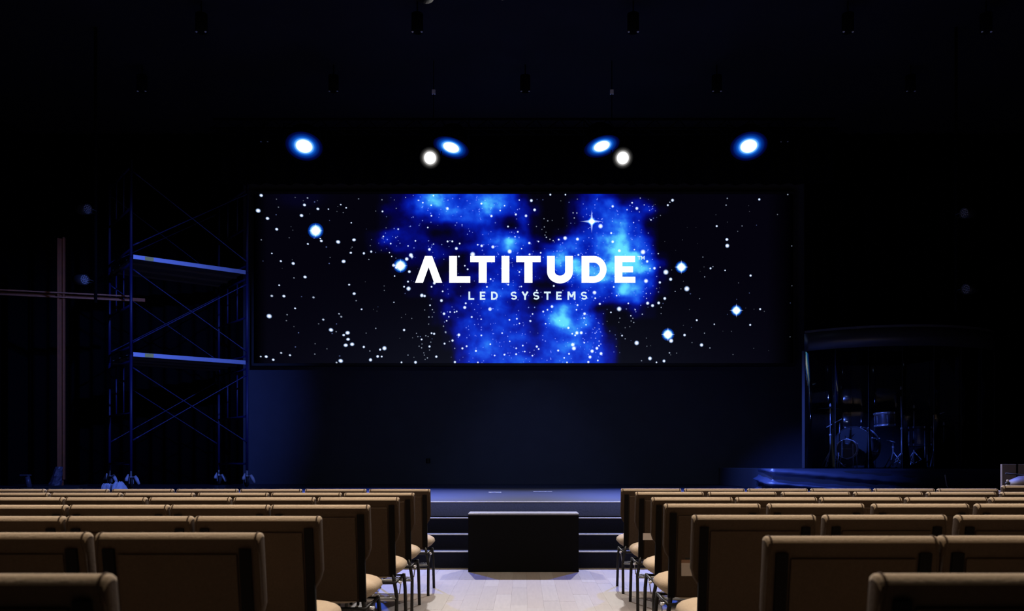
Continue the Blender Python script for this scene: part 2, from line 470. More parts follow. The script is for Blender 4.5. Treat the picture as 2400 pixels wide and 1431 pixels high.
# the panel's own black level, greyer towards the lower middle of the picture
edge = np.clip((PX - 597) / 30, 0, 1) * np.clip((1857 - PX) / 60, 0, 1)
low = np.clip((PY - 600) / 250, 0, 1)
bg = (np.array(s2l((4, 3, 12)))[None, None] + (np.array(s2l((17, 19, 31))) - np.array(s2l((4, 3, 12))))[None, None] * (low ** 1.6 * np.exp(-((PX - 1230) / 430) ** 2))[..., None]) * edge[..., None]
col = col + bg
verts = np.stack([(PX - CX) * SD / F, np.full_like(PX, 0.0), HC + (CY - PY) * SD / F], -1).reshape(-1, 3)
ii = np.arange(NX * NY).reshape(NY, NX)
faces = np.stack([ii[:-1, :-1], ii[1:, :-1], ii[1:, 1:], ii[:-1, 1:]], -1).reshape(-1, 4)
me = bpy.data.meshes.new('display')
me.from_pydata(verts.tolist(), [], faces.tolist())
at = me.color_attributes.new('Col', 'FLOAT_COLOR', 'POINT')
rgba = np.concatenate([col.reshape(-1, 3), np.ones((NX * NY, 1))], 1).astype(np.float32)
at.data.foreach_set('color', rgba.ravel())
link('display', me, scr, M['display'])

# stars: (x, y, radius[, brightness]) as read off the screen, in six tiles of it
TI = {'A': (590, 440), 'B': (1000, 440), 'C': (1430, 440), 'D': (590, 650), 'E': (1000, 650), 'F': (1430, 650)}
ST_ = {
'A': "122,97,18 83,292,24 202,391,18 320,529,16 675,219,16 637,354,18 846,269,15 818,548,62,9 890,678,15 877,648,9 718,717,11 1105,691,21 1175,940,20 1308,665,18 1267,830,13 1434,837,15 1528,815,14 258,838,9 373,937,12 531,966,17 682,1139,17 541,1151,9,.5 1672,302,12 1139,215,9 1208,256,9 981,272,8 1273,447,8 1683,622,11 1777,713,11 1873,528,12 1902,995,56,9 1815,990,20 1848,1018,18 1982,910,22 2035,860,25 2048,880,18 2015,1071,18 1827,1127,10 1999,743,10 2093,677,11 2297,357,12 2272,787,18 2251,507,11 1790,876,8 1761,828,8 1367,141,8,.5 317,145,7,.4 342,247,8,.4 714,130,9,.7 123,665,8,.5 480,638,6,.4 1586,297,6,.5 503,496,5,.3 1002,889,7,.4 1498,915,8,.6 2130,160,9 2188,190,12 1968,123,7,.7 1665,153,8,.6 1848,262,8,.6 1823,155,6,.5 1718,511,7,.5 2324,719,10,.8 1842,636,8,.7 526,541,6,.3 742,334,5,.3 840,164,7,.3 660,165,7,.3 556,123,7,.35 519,919,6,.3 1284,758,7,.4 1270,776,6,.3 1090,302,6,.3 1171,317,7,.4 1101,238,6,.3 390,1028,5,.2 1657,797,7,.4 1516,738,8,.4",
'B': "87,100,11 58,222,11 265,265,19 700,202,14 828,360,16 1140,340,14 1270,358,17 1338,163,18 1380,282,18 1094,78,12 1511,80,11 1581,88,13 1774,88,11 996,229,10 940,290,11 1040,495,12 268,685,13 328,684,13 422,712,12 380,775,19 34,787,18 652,727,11 704,741,17 847,755,20 1061,813,27 588,850,30 1312,705,16 1316,849,13 1770,643,24 1688,661,13 1928,655,20 2110,430,44,10 2223,490,28 2378,237,16 2359,578,14 2378,689,18 1430,686,10 1165,562,12 1130,625,10 1184,157,9 1940,857,13 1458,830,11 60,357,11 16,507,11 412,877,12 524,1040,12 488,995,11 818,1166,12 1186,1076,12 1213,777,9 1500,395,7,.6 1548,422,9,.6 1605,417,7,.4 1740,386,7,.3 1504,500,8,.6 1715,166,8,.3 1872,320,9,.7 1920,322,9,.7 1887,385,9,.7 1530,632,9,.8 1513,604,8,.6 1576,657,8,.7 1617,674,9,.8 1526,567,6,.5 1403,494,8,.5 1473,531,7,.5 1684,529,6,.3 1926,145,8,.5 1792,486,6,.2",
'C': "797,159,18 737,221,13 763,185,9,.7 341,263,19 281,191,12 33,236,15 522,410,10 1362,489,13 1497,135,9,.6 1482,221,9,.6 1906,148,14 1492,660,18 1497,740,24 14,578,14 30,688,18 117,804,20 420,820,30 473,940,17 566,1028,17 712,1077,31 773,1168,20 458,1190,26 910,1013,48,9 615,841,9 1283,1029,13 1313,1007,9,.5 1469,1055,10 1795,1121,14 2270,86,9,.6 2139,341,8,.4 2321,743,8,.5 1686,487,8,.5 643,353,7,.5 1630,556,7,.4 1208,1137,8,.6 1185,885,8,.5 638,1014,9,.7 510,1032,12,.8 310,790,11,.9 2334,977,6,.3 1352,344,6,.25 1499,438,6,.25 1770,228,6,.2 1781,302,6,.25 1097,506,5,.2 985,506,5,.2 925,665,5,.3 698,685,5,.25 554,222,6,.3 575,213,6,.35 1117,712,5,.15 838,798,5,.2 559,841,6,.25 787,1049,6,.4 1200,1011,7,.3 1151,1067,5,.2 216,280,10,.8 435,218,8,.8 504,288,8,.7 385,132,9,.6 373,308,8,.7 299,444,9,.8",
'D': "352,99,10 257,235,14,.8 412,238,16 790,254,13,.7 555,394,11 224,494,26 1246,92,11 1310,206,16 1336,296,9,.5 1405,406,10 1117,464,10,.7 1145,501,12,.6 915,538,13,.8 1014,670,22 1080,692,8,.5 1226,707,22 1176,735,14 1232,789,18 1202,865,21 1284,853,21 1433,887,15 1697,904,26 1642,921,14 1610,1008,17 1662,1010,12 1519,1052,20 1138,1065,23 1085,1086,11,.7 116,1010,10,.8 186,1011,16 276,1050,14 377,964,12,.8 490,993,13,.9 1948,671,15 1818,317,9,.8 1586,650,9,.6 2005,142,26 1948,118,12 1998,53,13 2175,229,22 2210,236,16 1915,1084,12 2094,1083,18 2172,791,12 2273,881,14 2360,1011,15 2299,711,12 2332,719,14 2299,119,12 2335,72,18 2280,354,11 1998,991,8,.6 453,475,9,.5 444,551,8,.4 856,592,8,.4 1463,710,8,.4 540,627,7,.3 811,846,7,.4 962,911,7,.4 807,978,8,.5 1511,939,8,.6 1693,108,7,.4 1695,165,7,.4 2107,713,8,.5 2124,755,9,.5 2140,878,9,.5 2172,898,9,.6 2177,849,8,.5 2226,744,8,.6 2255,754,8,.6 2046,523,8,.4 1915,511,7,.35 1968,470,7,.35 2057,770,7,.35 1893,776,6,.3 2211,415,8,.5 2310,411,9,.6 2330,445,8,.5 2262,595,8,.5 2265,505,10,.6 2308,504,8,.5 2289,826,9,.5 2273,926,8,.5 2246,1027,9,.6 2217,1046,8,.5 2207,991,8,.5 2200,963,7,.5 2074,1019,7,.4 1453,55,6,.25 1557,407,7,.2 1601,430,7,.2",
'E': "189,295,18 205,177,12 487,383,20 500,329,13 810,404,23 222,463,17 576,505,13 412,733,19 331,805,15 229,845,13 124,1011,17 361,1080,15 1059,541,12 1153,527,12 1326,557,14 1186,587,11 1354,466,11 1602,371,18 1490,436,13 1544,413,12 2145,193,24 2155,265,12 2213,338,14 1928,352,13 1915,413,11 2018,463,18 2013,518,12 1812,643,16 1920,708,22 1976,706,20 1898,738,13 1861,718,12 1868,858,24 1882,905,26 2115,941,22 2176,904,19 2229,972,20 2088,1016,20 2067,1079,15 1820,974,13 1408,882,15 1432,914,12 1681,933,14 1352,998,12 1144,979,13 1145,904,12 994,986,13 869,996,12 630,938,14 511,878,13 457,905,14 814,852,12 699,739,12 1042,91,12 770,120,12 1625,107,13 1210,115,11 1408,165,11 1758,1026,11 2015,832,11 2203,872,11 1254,946,11 1229,870,12 1062,815,9 965,710,11 2355,445,11 300,441,11 357,443,11 384,434,11 284,502,9 256,553,10 697,533,10 655,1084,11 1794,1084,11 2205,658,8,.8 2037,604,10 2188,1060,12 1520,590,11 291,816,9,.5 242,697,12,.6 359,905,9,.6 215,622,9,.6 245,705,9,.6 372,1080,7,.5 2153,711,9,.7 2160,776,9,.6 2148,642,8,.5 2204,587,7,.5 2307,560,7,.4 2205,812,9,.7 2226,850,9,.7",
'F': "46,121,12 83,231,11 115,402,28 479,328,20 542,359,19 620,325,18 698,268,18 980,144,31 738,728,50,9 1614,421,44,9 779,808,26 339,836,27 152,742,12,.9 951,735,16 1168,862,21 509,1034,23 688,1067,18 592,1084,11 773,22,21 635,63,15 458,45,25 758,963,10,.7 1107,545,13 1331,597,10,.8 1790,606,13 1917,404,13 1206,711,9,.5 1275,900,9,.6 1046,831,8,.4 850,966,8,.4 192,783,8,.6 1143,271,8,.5 831,177,7,.7 411,469,9,.8 264,489,9 232,330,11 320,412,10,.8 2323,106,7,.4 2300,758,7,.4 463,774,7,.4 302,575,8,.6 78,881,8,.4 652,382,8,.6 651,460,7,.5 470,878,8,.4 517,870,8,.2 1014,409,7,.25 935,611,6,.3 1441,686,6,.2 1550,688,7,.3 1570,984,7,.35 1835,905,6,.3 2026,934,5,.2 1733,390,7,.2 1839,405,7,.2 1970,433,7,.3 1641,69,6,.4 904,146,8,.35 594,140,8,.4 936,48,6,.3 401,1063,9,.5 773,988,8,.3 269,556,8,.5 290,521,8,.6 192,641,8,.4 251,628,8,.35 124,519,8,.6 111,572,7,.4 11,445,11,.9 516,203,8,.7 461,204,9,.8 465,267,8,.8"}
stars = []
seen = set()
for k, v in ST_.items():
    ox, oy = TI[k]
    for s in v.split():
        q = [float(a) for a in s.split(',')]
        x, y, r = ox + q[0] / 5.4545, oy + q[1] / 5.4545, q[2] / 5.4545
        br = q[3] if len(q) > 3 else 1.0
        key = (round(x / 4), round(y / 4))
        if key in seen and br < 9: continue
        seen.add(key)
        stars.append((x, y, r, br))
cnt = 0
rs = random.Random(11)
while cnt < 640:                       # the fine dust of stars, thick where the nebula is
    x = rs.uniform(600, 1853); y = rs.uniform(456, 849)
    v = float(samp(I, np.array([(x - 595) / 1264 * (NX - 1)]), np.array([(y - 454.5) / 396 * (NY - 1)]))[0])
    if rs.random() < (0.012 + 0.30 * min(v, 5) / 5):
        stars.append((x, y, rs.choice((.9, 1.1, 1.3, 1.5)), -rs.uniform(.25, .8) * (1 if v > 1.5 else .5))); cnt += 1
b = nb(); cl = b.loops.layers.float_color.new('Col')
def fan(cx, cy, rings, n, stretch=1.0, tilt=0.0):
    """rings: (radius, colour)"""
    prev = None; pc = None
    zoff = -0.004
    def V(r, k):
        a = 2 * PI * k / n
        u, v = r * math.cos(a) * stretch, r * math.sin(a)
        u, v = u * math.cos(tilt) - v * math.sin(tilt), u * math.sin(tilt) + v * math.cos(tilt)
        return b.verts.new(((cx + u - CX) * SD / F, zoff, HC + (CY - cy - v) * SD / F))
    for r, c in rings:
        cur = [V(r, k) for k in range(n)]
        if prev is None:
            f = b.faces.new(cur)
            for l in f.loops: l[cl] = (*c, 1)
        else:
            for k in range(n):
                k2 = (k + 1) % n
                f = b.faces.new((prev[k], prev[k2], cur[k2], cur[k]))
                for l in f.loops: l[cl] = ((*pc, 1) if l.vert in (prev[k], prev[k2]) else (*c, 1))
        prev, pc = cur, c
def tri(pts, cols):
    vs = [b.verts.new(((x - CX) * SD / F, -0.006, HC + (CY - y) * SD / F)) for x, y in pts]
    f = b.faces.new(vs)
    for l, c in zip(f.loops, cols): l[cl] = (*c, 1)
for (x, y, r, br) in stars:
    if not (598 < x < 1856 and 455.5 < y < 849.8): continue
    st = 1.25 if x < 850 else 1.0
    if br >= 9:
        W_ = (1, 1, 1); cyan = (.10, .42, .9); z0 = (0, 0, 0)
        L = 17 if br == 9 else 29
        core = r * (.8 if br == 9 else .62)
        fan(x, y, [(core, W_), (core * 1.2, (.3, .75, 1.0)), (core * 1.6, (0.0, .06, .5)), (core * 2.1, z0)], 20)
        hw = core * .8
        for a in range(4):
            c_, s_ = [(1, 0), (0, 1), (-1, 0), (0, -1)][a]
            tri([(x + c_ * L, y + s_ * L), (x - s_ * hw, y + c_ * hw), (x, y)], [z0, (.05, .35, .9), W_])
            tri([(x + c_ * L, y + s_ * L), (x, y), (x + s_ * hw, y - c_ * hw)], [z0, W_, (.05, .35, .9)])
    elif br < 0:
        v = -br
        fan(x, y, [(r * .5, (.30 * v, .42 * v, 1.0 * v)), (r * 1.35, (0, 0, 0))], 6, st)
    else:
        W_ = (.95 * br ** 2, .98 * br ** 2, 1.1 * br ** 2)
        fan(x, y, [(r * .55, W_), (r * .85, (W_[0] * .3, W_[1] * .42, W_[2] * .6)), (r * 1.2, (0, 0, 0))], 12 if r > 2.4 else 8, st, 0.3 if x < 800 else 0)
me = bpy.data.meshes.new('stars'); b.to_mesh(me); b.free()
o = link('stars', me, scr, M['star']); o['kind'] = 'stuff'

# lettering
def W3(x, y, off=-0.010): return ((x - CX) * SD / F, off, HC + (CY - y) * SD / F)
def poly(bm, pts): bm.faces.new([bm.verts.new(W3(*p)) for p in pts])
def ribbon(bm, pts, wd):
    L = []; n = len(pts)
    for i, (x, y) in enumerate(pts):
        if i == 0: tx, ty = pts[1][0] - x, pts[1][1] - y
        elif i == n - 1: tx, ty = x - pts[-2][0], y - pts[-2][1]
        else:
            a = Vector((pts[i][0] - pts[i - 1][0], pts[i][1] - pts[i - 1][1])).normalized()
            c = Vector((pts[i + 1][0] - pts[i][0], pts[i + 1][1] - pts[i][1])).normalized()
            tx, ty = a + c
        l = math.hypot(tx, ty); nx, ny = -ty / l, tx / l
        L.append((bm.verts.new(W3(x + nx * wd / 2, y + ny * wd / 2)), bm.verts.new(W3(x - nx * wd / 2, y - ny * wd / 2))))
    for p, q in zip(L, L[1:]): bm.faces.new((p[0], q[0], q[1], p[1]))
def arc(cx, cy, rx, ry, a0, a1, n=12):
    return [(cx + rx * math.cos(math.radians(a0 + (a1 - a0) * k / n)), cy + ry * math.sin(math.radians(a0 + (a1 - a0) * k / n))) for k in range(n + 1)]
def R(bm, x0, x1, y0, y1): poly(bm, [(x0, y0), (x0, y1), (x1, y1), (x1, y0)])
T0, T1 = 599.8, 662.5
letters = []
b = nb(); poly(b, [(996, T0), (973, T1), (991.5, T1), (1004.7, 626)]); poly(b, [(996, T0), (1004.7, 626), (1013, T0)]); poly(b, [(1013, T0), (1004.7, 626), (1017.5, T1), (1036.7, T1)]); letters.append(b)
b = nb(); R(b, 1052.8, 1071.1, T0, T1); R(b, 1071.1, 1102.3, 647.2, T1); letters.append(b)
b = nb(); R(b, 1102.3, 1159.9, T0, 614.2); R(b, 1122, 1140.8, 614.2, T1); letters.append(b)
b = nb(); R(b, 1175.6, 1193.8, T0, T1); letters.append(b)
b = nb(); R(b, 1210, 1267.3, T0, 614.2); R(b, 1229, 1247.9, 614.2, T1); letters.append(b)
b = nb(); ribbon(b, [(1291.2, T0)] + arc(1312.4, 636.5, 21.2, 18.4, 180, 0, 16) + [(1333.6, T0)], 18.2); letters.append(b)
b = nb(); R(b, 1363, 1381, T0, T1); ribbon(b, [(1381, 607.4)] + arc(1391, 631.2, 22.8, 23.8, -90, 90, 16) + [(1381, 655)], 15.4); letters.append(b)
b = nb(); R(b, 1440.5, 1458.5, T0, T1); R(b, 1458.5, 1488.3, T0, 614.2); R(b, 1458.5, 1483.5, 624, 638); R(b, 1458.5, 1489, 648.6, T1); letters.append(b)
for q in letters: obj('large_letter', q, M['letters'], scr)
b = nb()
def S_(x0, x1, y0=683.4, y1=702.2, w_=3.5):
    cx = (x0 + x1) / 2; rx = (x1 - x0) / 2 - w_ / 2; ym = (y0 + y1) / 2; ry = (y1 - y0) / 4 - w_ / 4
    pts = arc(cx, y0 + w_ / 2 + ry, rx, ry, -25, -270, 12) + arc(cx, ym + ry, rx, ry, -90, 155, 12)[1:]
    ribbon(b, pts, w_)
y0, y1 = 683.2, 702.4
R(b, 1098, 1102.2, y0, y1); R(b, 1102.2, 1111.5, y1 - 4, y1)
for (a, c) in ((1124.7, 1137.5), (1303.4, 1316.3)):
    R(b, a, a + 4.2, y0, y1); R(b, a + 4.2, c, y0, y0 + 4); R(b, a + 4.2, c - 1, 690.8, 694.6); R(b, a + 4.2, c, y1 - 4, y1)
R(b, 1151, 1155.2, y0, y1); ribbon(b, [(1155, 685.2)] + arc(1157.5, 692.8, 7.4, 7.6, -90, 90, 10) + [(1155, 700.4)], 4)
S_(1197, 1211.7); S_(1249.3, 1264); S_(1361.5, 1376.2)
ribbon(b, [(1224.2, y0), (1230.6, 693.5)], 4.2); ribbon(b, [(1236.8, y0), (1230.6, 693.5)], 4.2); R(b, 1228.5, 1232.7, 692.5, y1)
R(b, 1275, 1291, y0, y0 + 4); R(b, 1280.9, 1285.1, y0 + 4, y1)
R(b, 1330, 1333.8, y0, y1); R(b, 1344.9, 1348.7, y0, y1); ribbon(b, [(1332.2, y0), (1339.3, 696)], 4); ribbon(b, [(1346.6, y0), (1339.3, 696)], 4)
obj('small_lettering', b, M['letters_small'], scr)['kind'] = 'stuff'
b = nb()
R(b, 1494, 1501.6, 600, 601.7); R(b, 1496.9, 1498.8, 601.7, 608.4)
R(b, 1502.6, 1504.3, 600, 608.4); R(b, 1508.9, 1510.6, 600, 608.4); ribbon(b, [(1503.4, 600), (1506.6, 606)], 1.7); ribbon(b, [(1509.8, 600), (1506.6, 606)], 1.7)
obj('trademark_letters', b, M['letters_small'], scr)['kind'] = 'stuff'

# ------------------------------------------------------------------ lighting truss and its lamps
TY, TZ = 14.36, 6.62
t = thing('lighting_truss', 'black horizontal pipe truss carrying the six lit stage lamps', 'truss', (0, TY, TZ))
b = nb()
for (dy, dz) in ((-.12, 0), (.12, 0), (0, .2)): tube(b, [(-5.2, dy, dz), (5.2, dy, dz)], .024, 8)
obj('chord_pipes', b, M['curtain'], t, True)['kind'] = 'stuff'
b = nb()
for k in range(26):
    x = -5.2 + k * .4
    tube(b, [(x, -.12, 0), (x + .2, 0, .2), (x + .4, .12, 0)], .01, 6)
    tube(b, [(x, -.12, 0), (x + .2, .12, 0)], .01, 6)
obj('lattice_bars', b, M['curtain'], t, True)['kind'] = 'stuff'
for X in (-1.51, 1.47):
    b = nb(); tube(b, [(X, 0, .2), (X, 0, WZ - TZ)], .008, 6); c = obj('hanging_cable', b, M['curtain'], t)
    b = nb(); box(b, X - .028, X + .028, -.02, .02, .62, .69); obj('shackle', b, M['tape'], c)  # shackle coloured white to carry the steel's glint

def lamp(name, pos, dr, rad, lens, label, group, body_len=.34, off=False):
    dr = Vector(dr).normalized()
    t = thing(name, label, 'light', pos, 0, group)
    mtx = along((0, 0, 0), dr)
    b = nb(); lathe(b, [(0, -body_len), (rad * .55, -body_len), (rad * .8, -body_len * .75), (rad * 1.0, -.08), (rad * 1.06, .03), (rad * 1.03, .03), (rad * .98, -.015)], 28, mtx)
    obj('lamp_housing', b, M['curtain'] if pos[1] > 10 else M['curtain'], t, True)
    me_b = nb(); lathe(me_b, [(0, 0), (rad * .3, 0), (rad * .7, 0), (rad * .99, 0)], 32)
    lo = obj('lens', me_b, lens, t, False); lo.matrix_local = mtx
    b = nb()
    side = dr.cross(Vector((0, 0, 1))).normalized()
    top = TZ - pos[2] - .03 if abs(pos[1] - 13.9) < .1 else .16
    tp = Vector((0, TY - pos[1] - .12, max(top, .1))) if abs(pos[1] - 13.9) < .1 else Vector((0, 0, .165))
    e = side * (rad * 1.12)
    m0 = -dr * body_len * .4
    tube(b, [m0 - e, m0 - e + Vector((0, 0, rad * .9)), tp, m0 + e + Vector((0, 0, rad * .9)), m0 + e], .009, 6)
    obj('yoke', b, M['curtain'], t, True)
    b = nb(); tube(b, [tp - Vector((.035, 0, 0)), tp + Vector((.035, 0, 0))], .035, 10)
    obj('clamp', b, M['curtain'], t)
    return t
wl = ['left of the two round white spotlights above the screen', 'right of the two round white spotlights above the screen']
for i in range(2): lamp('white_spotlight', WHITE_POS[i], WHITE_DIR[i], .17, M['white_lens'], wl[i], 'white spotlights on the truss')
bl = ['leftmost glowing blue lamp on the truss', 'blue lamp beside and right of the left white spotlight',
      'blue lamp beside and left of the right white spotlight', 'rightmost glowing blue lamp on the truss']
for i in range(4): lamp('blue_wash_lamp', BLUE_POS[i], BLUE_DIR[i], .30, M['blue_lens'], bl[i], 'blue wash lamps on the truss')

# front bar: only the undersides of its lamps peep in at the top of the frame
t = thing('front_lighting_bar', 'dark lighting pipe along the very top edge of the view', 'pipe', (0, 8.0, 5.69))
b = nb(); tube(b, [(-5, 0, 0), (5, 0, 0)], .03, 10); obj('pipe', b, M['black_metal'], t, True)
b = nb()
for X in (-4, 0, 4): tube(b, [(X, 0, 0), (X, 0, 2.0)], .008, 6)
obj('hanging_cables', b, M['black_metal'], t)['kind'] = 'stuff'
blu = lens_mat('front_lamp_face', 0.12, [(0, (.02, .05, .3)), (1, (.01, .02, .15))])
for i, (p, tg) in enumerate(zip(FOH_POS, ((-5.4, 15.4, 2.9), (4.7, 14.2, 1.1)))):
    lamp('front_blue_lamp', p, Vector(tg) - Vector(p), .13, blu,
         ['left of the two blue-lit lamp undersides at the top edge', 'right of the two blue-lit lamp undersides at the top edge'][i], 'front blue lamps', .26)

# unlit cylinder downlights hanging from the ceiling
HCAN = 7.35
pr = None
rows = [('back row', 17.2 * (HCAN - HC) / 6.43, [620, 1838]), ('middle row', 0, [333, 782, 1231, 1680, 2134]), ('near row', 0, [472, 978, 1484, 1987, 2311])]
yv = {'back row': 332, 'middle row': 214, 'near row': 75}
onm = ['leftmost', 'second from left', 'centre', 'second from right', 'rightmost']
def make_can():
    t = thing('ceiling_downlight', 'x', 'light')
    b = nb(); lathe(b, [(0, .26), (.085, .26), (.085, 0), (.07, 0), (.06, .06), (0, .08)], 20); obj('can', b, M['curtain'], t, True)
    b = nb()
    for a in (-1, 1):
        lathe(b, [(0, -.012), (.014, -.008), (.018, 0), (.0, .004)], 8, Matrix.Translation((a * .066, -.02, -.004)))
    obj('trim_glints', b, M['tape'], t, True)['kind'] = 'stuff'  # white dots stand in for glints on the trim ring
    b = nb(); tube(b, [(0, 0, .26), (0, 0, WZ - HCAN)], .01, 6); obj('stem', b, M['curtain'], t)
    return t
can = make_can(); first = True
for rn, _, xs in rows:
    d = F * (HCAN - HC) / (CY - yv[rn])
    for i, x in enumerate(xs):
        o = can if first else dup(can)
        first = False
        o.location = ((x - CX) * d / F, d, HCAN)
        nm = onm[i] if len(xs) == 5 else ('left', 'right')[i]
        tag(o, f'{nm} unlit black ceiling downlight in the {rn}', 'light', 'unlit ceiling downlights')

# LED par lamps on side booms, switched off
def par(px, py, lab):
    p = P(px, py, 13.0)
    t = thing('led_par_lamp', lab, 'light', p, 0, 'unlit round lamps on the side booms')
    b = nb(); mt = along((0, 0, 0), (-p.x * .35, -1, -.2))
    lathe(b, [(0, -.2), (.05, -.2), (.075, -.12), (.08, .02), (.074, .02), (.072, 0), (0, 0)], 24, mt); obj('lamp_housing', b, M['black_metal'], t, True)
    b = nb()
    for (rr, n) in ((0, 1), (.028, 6), (.056, 12)):
        for k in range(n):
            c = mt @ Vector((rr * math.cos(2 * PI * k / n), rr * math.sin(2 * PI * k / n), .004))
            lathe(b, [(.0125, 0), (.010, .008), (0, .011)], 8, along(c, mt.to_3x3() @ Vector((0, 0, 1))))
    obj('led_lenses', b, M['led'], t, True)['kind'] = 'stuff'
    b = nb(); tube(b, [(.08, 0, 0), (.09, .1, 0), (0, .235, 0), (-.09, .1, 0), (-.08, 0, 0)], .008, 6); obj('yoke', b, M['black_metal'], t, True)
    return p
for (a, c, sd) in (((204, 490), (197, 655), 'left'), ((2261, 499), (2265, 677), 'right')):
    p = par(*a, f'upper unlit round lamp on the {sd} side of the stage'); q = par(*c, f'lower unlit round lamp on the {sd} side of the stage')
    t = thing('lamp_boom', f'dark vertical pipe holding two unlit round lamps at the {sd}', 'pipe', (p.x, 13.26, 0))
    b = nb(); tube(b, [(0, 0, q.z - .3), (0, 0, WZ)], .025, 8); obj('pipe', b, M['curtain'], t, True)

# ------------------------------------------------------------------ cross
cd = 14.7
cp = P(143, 1140, cd)
base_z = ST
t = thing('wooden_cross', 'tall reddish wooden cross of layered slats at the left of the stage', 'cross', (cp.x, cd, base_z), math.radians(16))
Hc_ = P(143, 558, cd).z - base_z; az = P(143, 692, cd).z - base_z
b = nb(); box(b, -.035, .035, .01, .05, 0, Hc_); obj('upright_core', b, M['cross_wood'], t, bevel=.004)
for s in (-1, 1):
    b = nb(); box(b, s * .042 - .016, s * .042 + .016, -.02, .06, 0.15, Hc_ + (.02 if s > 0 else 0)); obj('upright_slat', b, M['cross_wood'], t, bevel=.004)
b = nb(); box(b, -1.32, 1.32, .052, .09, az - .03, az + .03); obj('arm_core', b, M['cross_wood'], t, bevel=.004)
for s in (-1, 1):
    b = nb(); box(b, -1.22, 1.13, -.055, -.022, az + s * .038 - .011, az + s * .038 + .011); obj('arm_slat', b, M['cross_slat'], t, bevel=.003)
b = nb(); box(b, -.35, .35, -.3, .3, -.0, .05); obj('base_plate', b, M['rubber'], t)
b = nb()
for k in range(14):
    for j in range(12): pass
def crumple(w_, h_, top, n=16, m=10, seed=1, lean=.0, r0=.12, r1=.07):
    rr = random.Random(seed); bm = nb(); rings = []
    for j in range(m + 1):
        f = j / m
        rings.append([bm.verts.new(((r0 * (1 - f) + r1 * f + rr.uniform(-.012, .012)) * math.cos(2 * PI * k / n) * w_ + lean * f,
                                    (r0 * (1 - f) + r1 * f + rr.uniform(-.012, .012)) * math.sin(2 * PI * k / n) * w_, h_ * f)) for k in range(n)])
    for a, c in zip(rings, rings[1:]):
        for k in range(n): bm.faces.new((a[k], a[(k + 1) % n], c[(k + 1) % n], c[k]))
    if top: bm.faces.new(rings[-1])
    return bm
wr = obj('plastic_wrapped_sleeve', crumple(.85, .32, False, seed=3, lean=.07), M['wrap'])
wr.location = (cp.x - .05, cd - .1, ST + 0.052)
tag(wr, 'crinkled translucent plastic wrapped around the foot of the cross', 'plastic wrap')
t = thing('short_stand', 'short dark stand with flat grey top at the far left of the stage', 'stand', (P(64, 0, 14.6).x, 14.6, ST))
b = nb(); tube(b, [(.03, 0, 0.02), (0, 0, .22)], [.05, .035], 10); obj('stand_column', b, M['wrap'], t, True)
b = nb(); box(b, -.10, .04, -.06, .06, .215, .24); obj('stand_top', b, M['wrap'], t, bevel=.006)
b = nb(); lathe(b, [(0, 0), (.12, 0), (.12, .015), (.05, .03)], 16); obj('stand_foot', b, M['rubber'], t, True)

# crumpled cloth on stage
b = nb(); rr = random.Random(5)
prof_ = [(238, .0), (240, .085), (250, .10), (256, .088), (262, .085), (268, .10), (272, .125), (276, .105), (279, .115), (283, .132), (287, .105), (290, .075), (293, .0)]
NXc, NYc = 44, 16; gg = []
for a in range(NXc + 1):
    px_ = 238 + 55 * a / NXc; hh = np.interp(px_, [q[0] for q in prof_], [q[1] for q in prof_]); col_ = []
    wd = np.interp(px_, [238, 250, 262, 272, 293], [.02, .035, .06, .15, .13])
    for c in range(NYc + 1):
        v = -1 + 2 * c / NYc
        cr = abs(math.sin(px_ * .55 + v * 3.1 + math.sin(px_ * .2) * 2)) * .03 + rr.uniform(-.006, .006)
        z_ = max(0, (hh - cr * .8 + .012) * (1 - abs(v) ** 2.6)) if 0 < a < NXc else 0
        col_.append(b.verts.new(((px_ - 272) * 14.25 / F, v * wd + rr.uniform(-.006, .006), z_ + (.0 if abs(v) == 1 else .002))))
    gg.append(col_)
for a, c in zip(gg, gg[1:]):
    for k in range(NYc): b.faces.new((a[k], c[k], c[k + 1], a[k + 1]))
cp2 = P(272, 1145, 14.25)
o = obj('crumpled_cloth', b, M['cloth'], None, True); o.location = (cp2.x, 14.25, ST)
tag(o, 'crumpled pale cloth heap on the stage floor beside the scaffold wheel', 'cloth')

# ------------------------------------------------------------------ scaffold
psi = math.radians(38); SL, SW = 2.0, 1.55
NL = Vector((-6.683, 14.6, 0))
t = thing('scaffold_tower', 'blue steel rolling scaffold tower on caster wheels, left of the screen', 'scaffold', (NL.x, NL.y, ST), psi)
lev = [(.30, 2.29), (2.29, 3.95), (3.95, 5.60)]
for x in (0, SL):
    for (z0, z1) in lev:
        b = nb()
        for y in (0, SW): tube(b, [(x, y, z0), (x, y, z1 - .01)], .024, 10)
        for z in (z0 + .12, (z0 + z1) / 2, z1 - .12): tube(b, [(x, 0, z), (x, SW, z)], .019, 8)
        for yy in (SW * .33, SW * .67): tube(b, [(x, yy, (z0 + z1) / 2), (x, yy, z1 - .12)], .014, 8)
        obj('end_frame', b, M['scaf'], t, True)
for y, yo in ((0, -.03), (SW, .03)):
    for (z0, z1) in ((.82, 2.05), (2.48, 3.72), (4.13, 5.38)):
        for (za, zb) in ((z0, z1), (z1, z0)):
            b = nb(); yq = y + yo * (1 if za < zb else 1.6)
            a_, c_ = Vector((.02, yq, za)), Vector((SL - .02, yq, zb)); u_ = (c_ - a_).normalized()
            tube(b, [a_, a_ + u_ * .12, a_ + u_ * .14, c_ - u_ * .14, c_ - u_ * .12, c_], [.015, .015, .009, .009, .015, .015], 8)
            obj('cross_brace', b, M['scaf'], t, True)
            
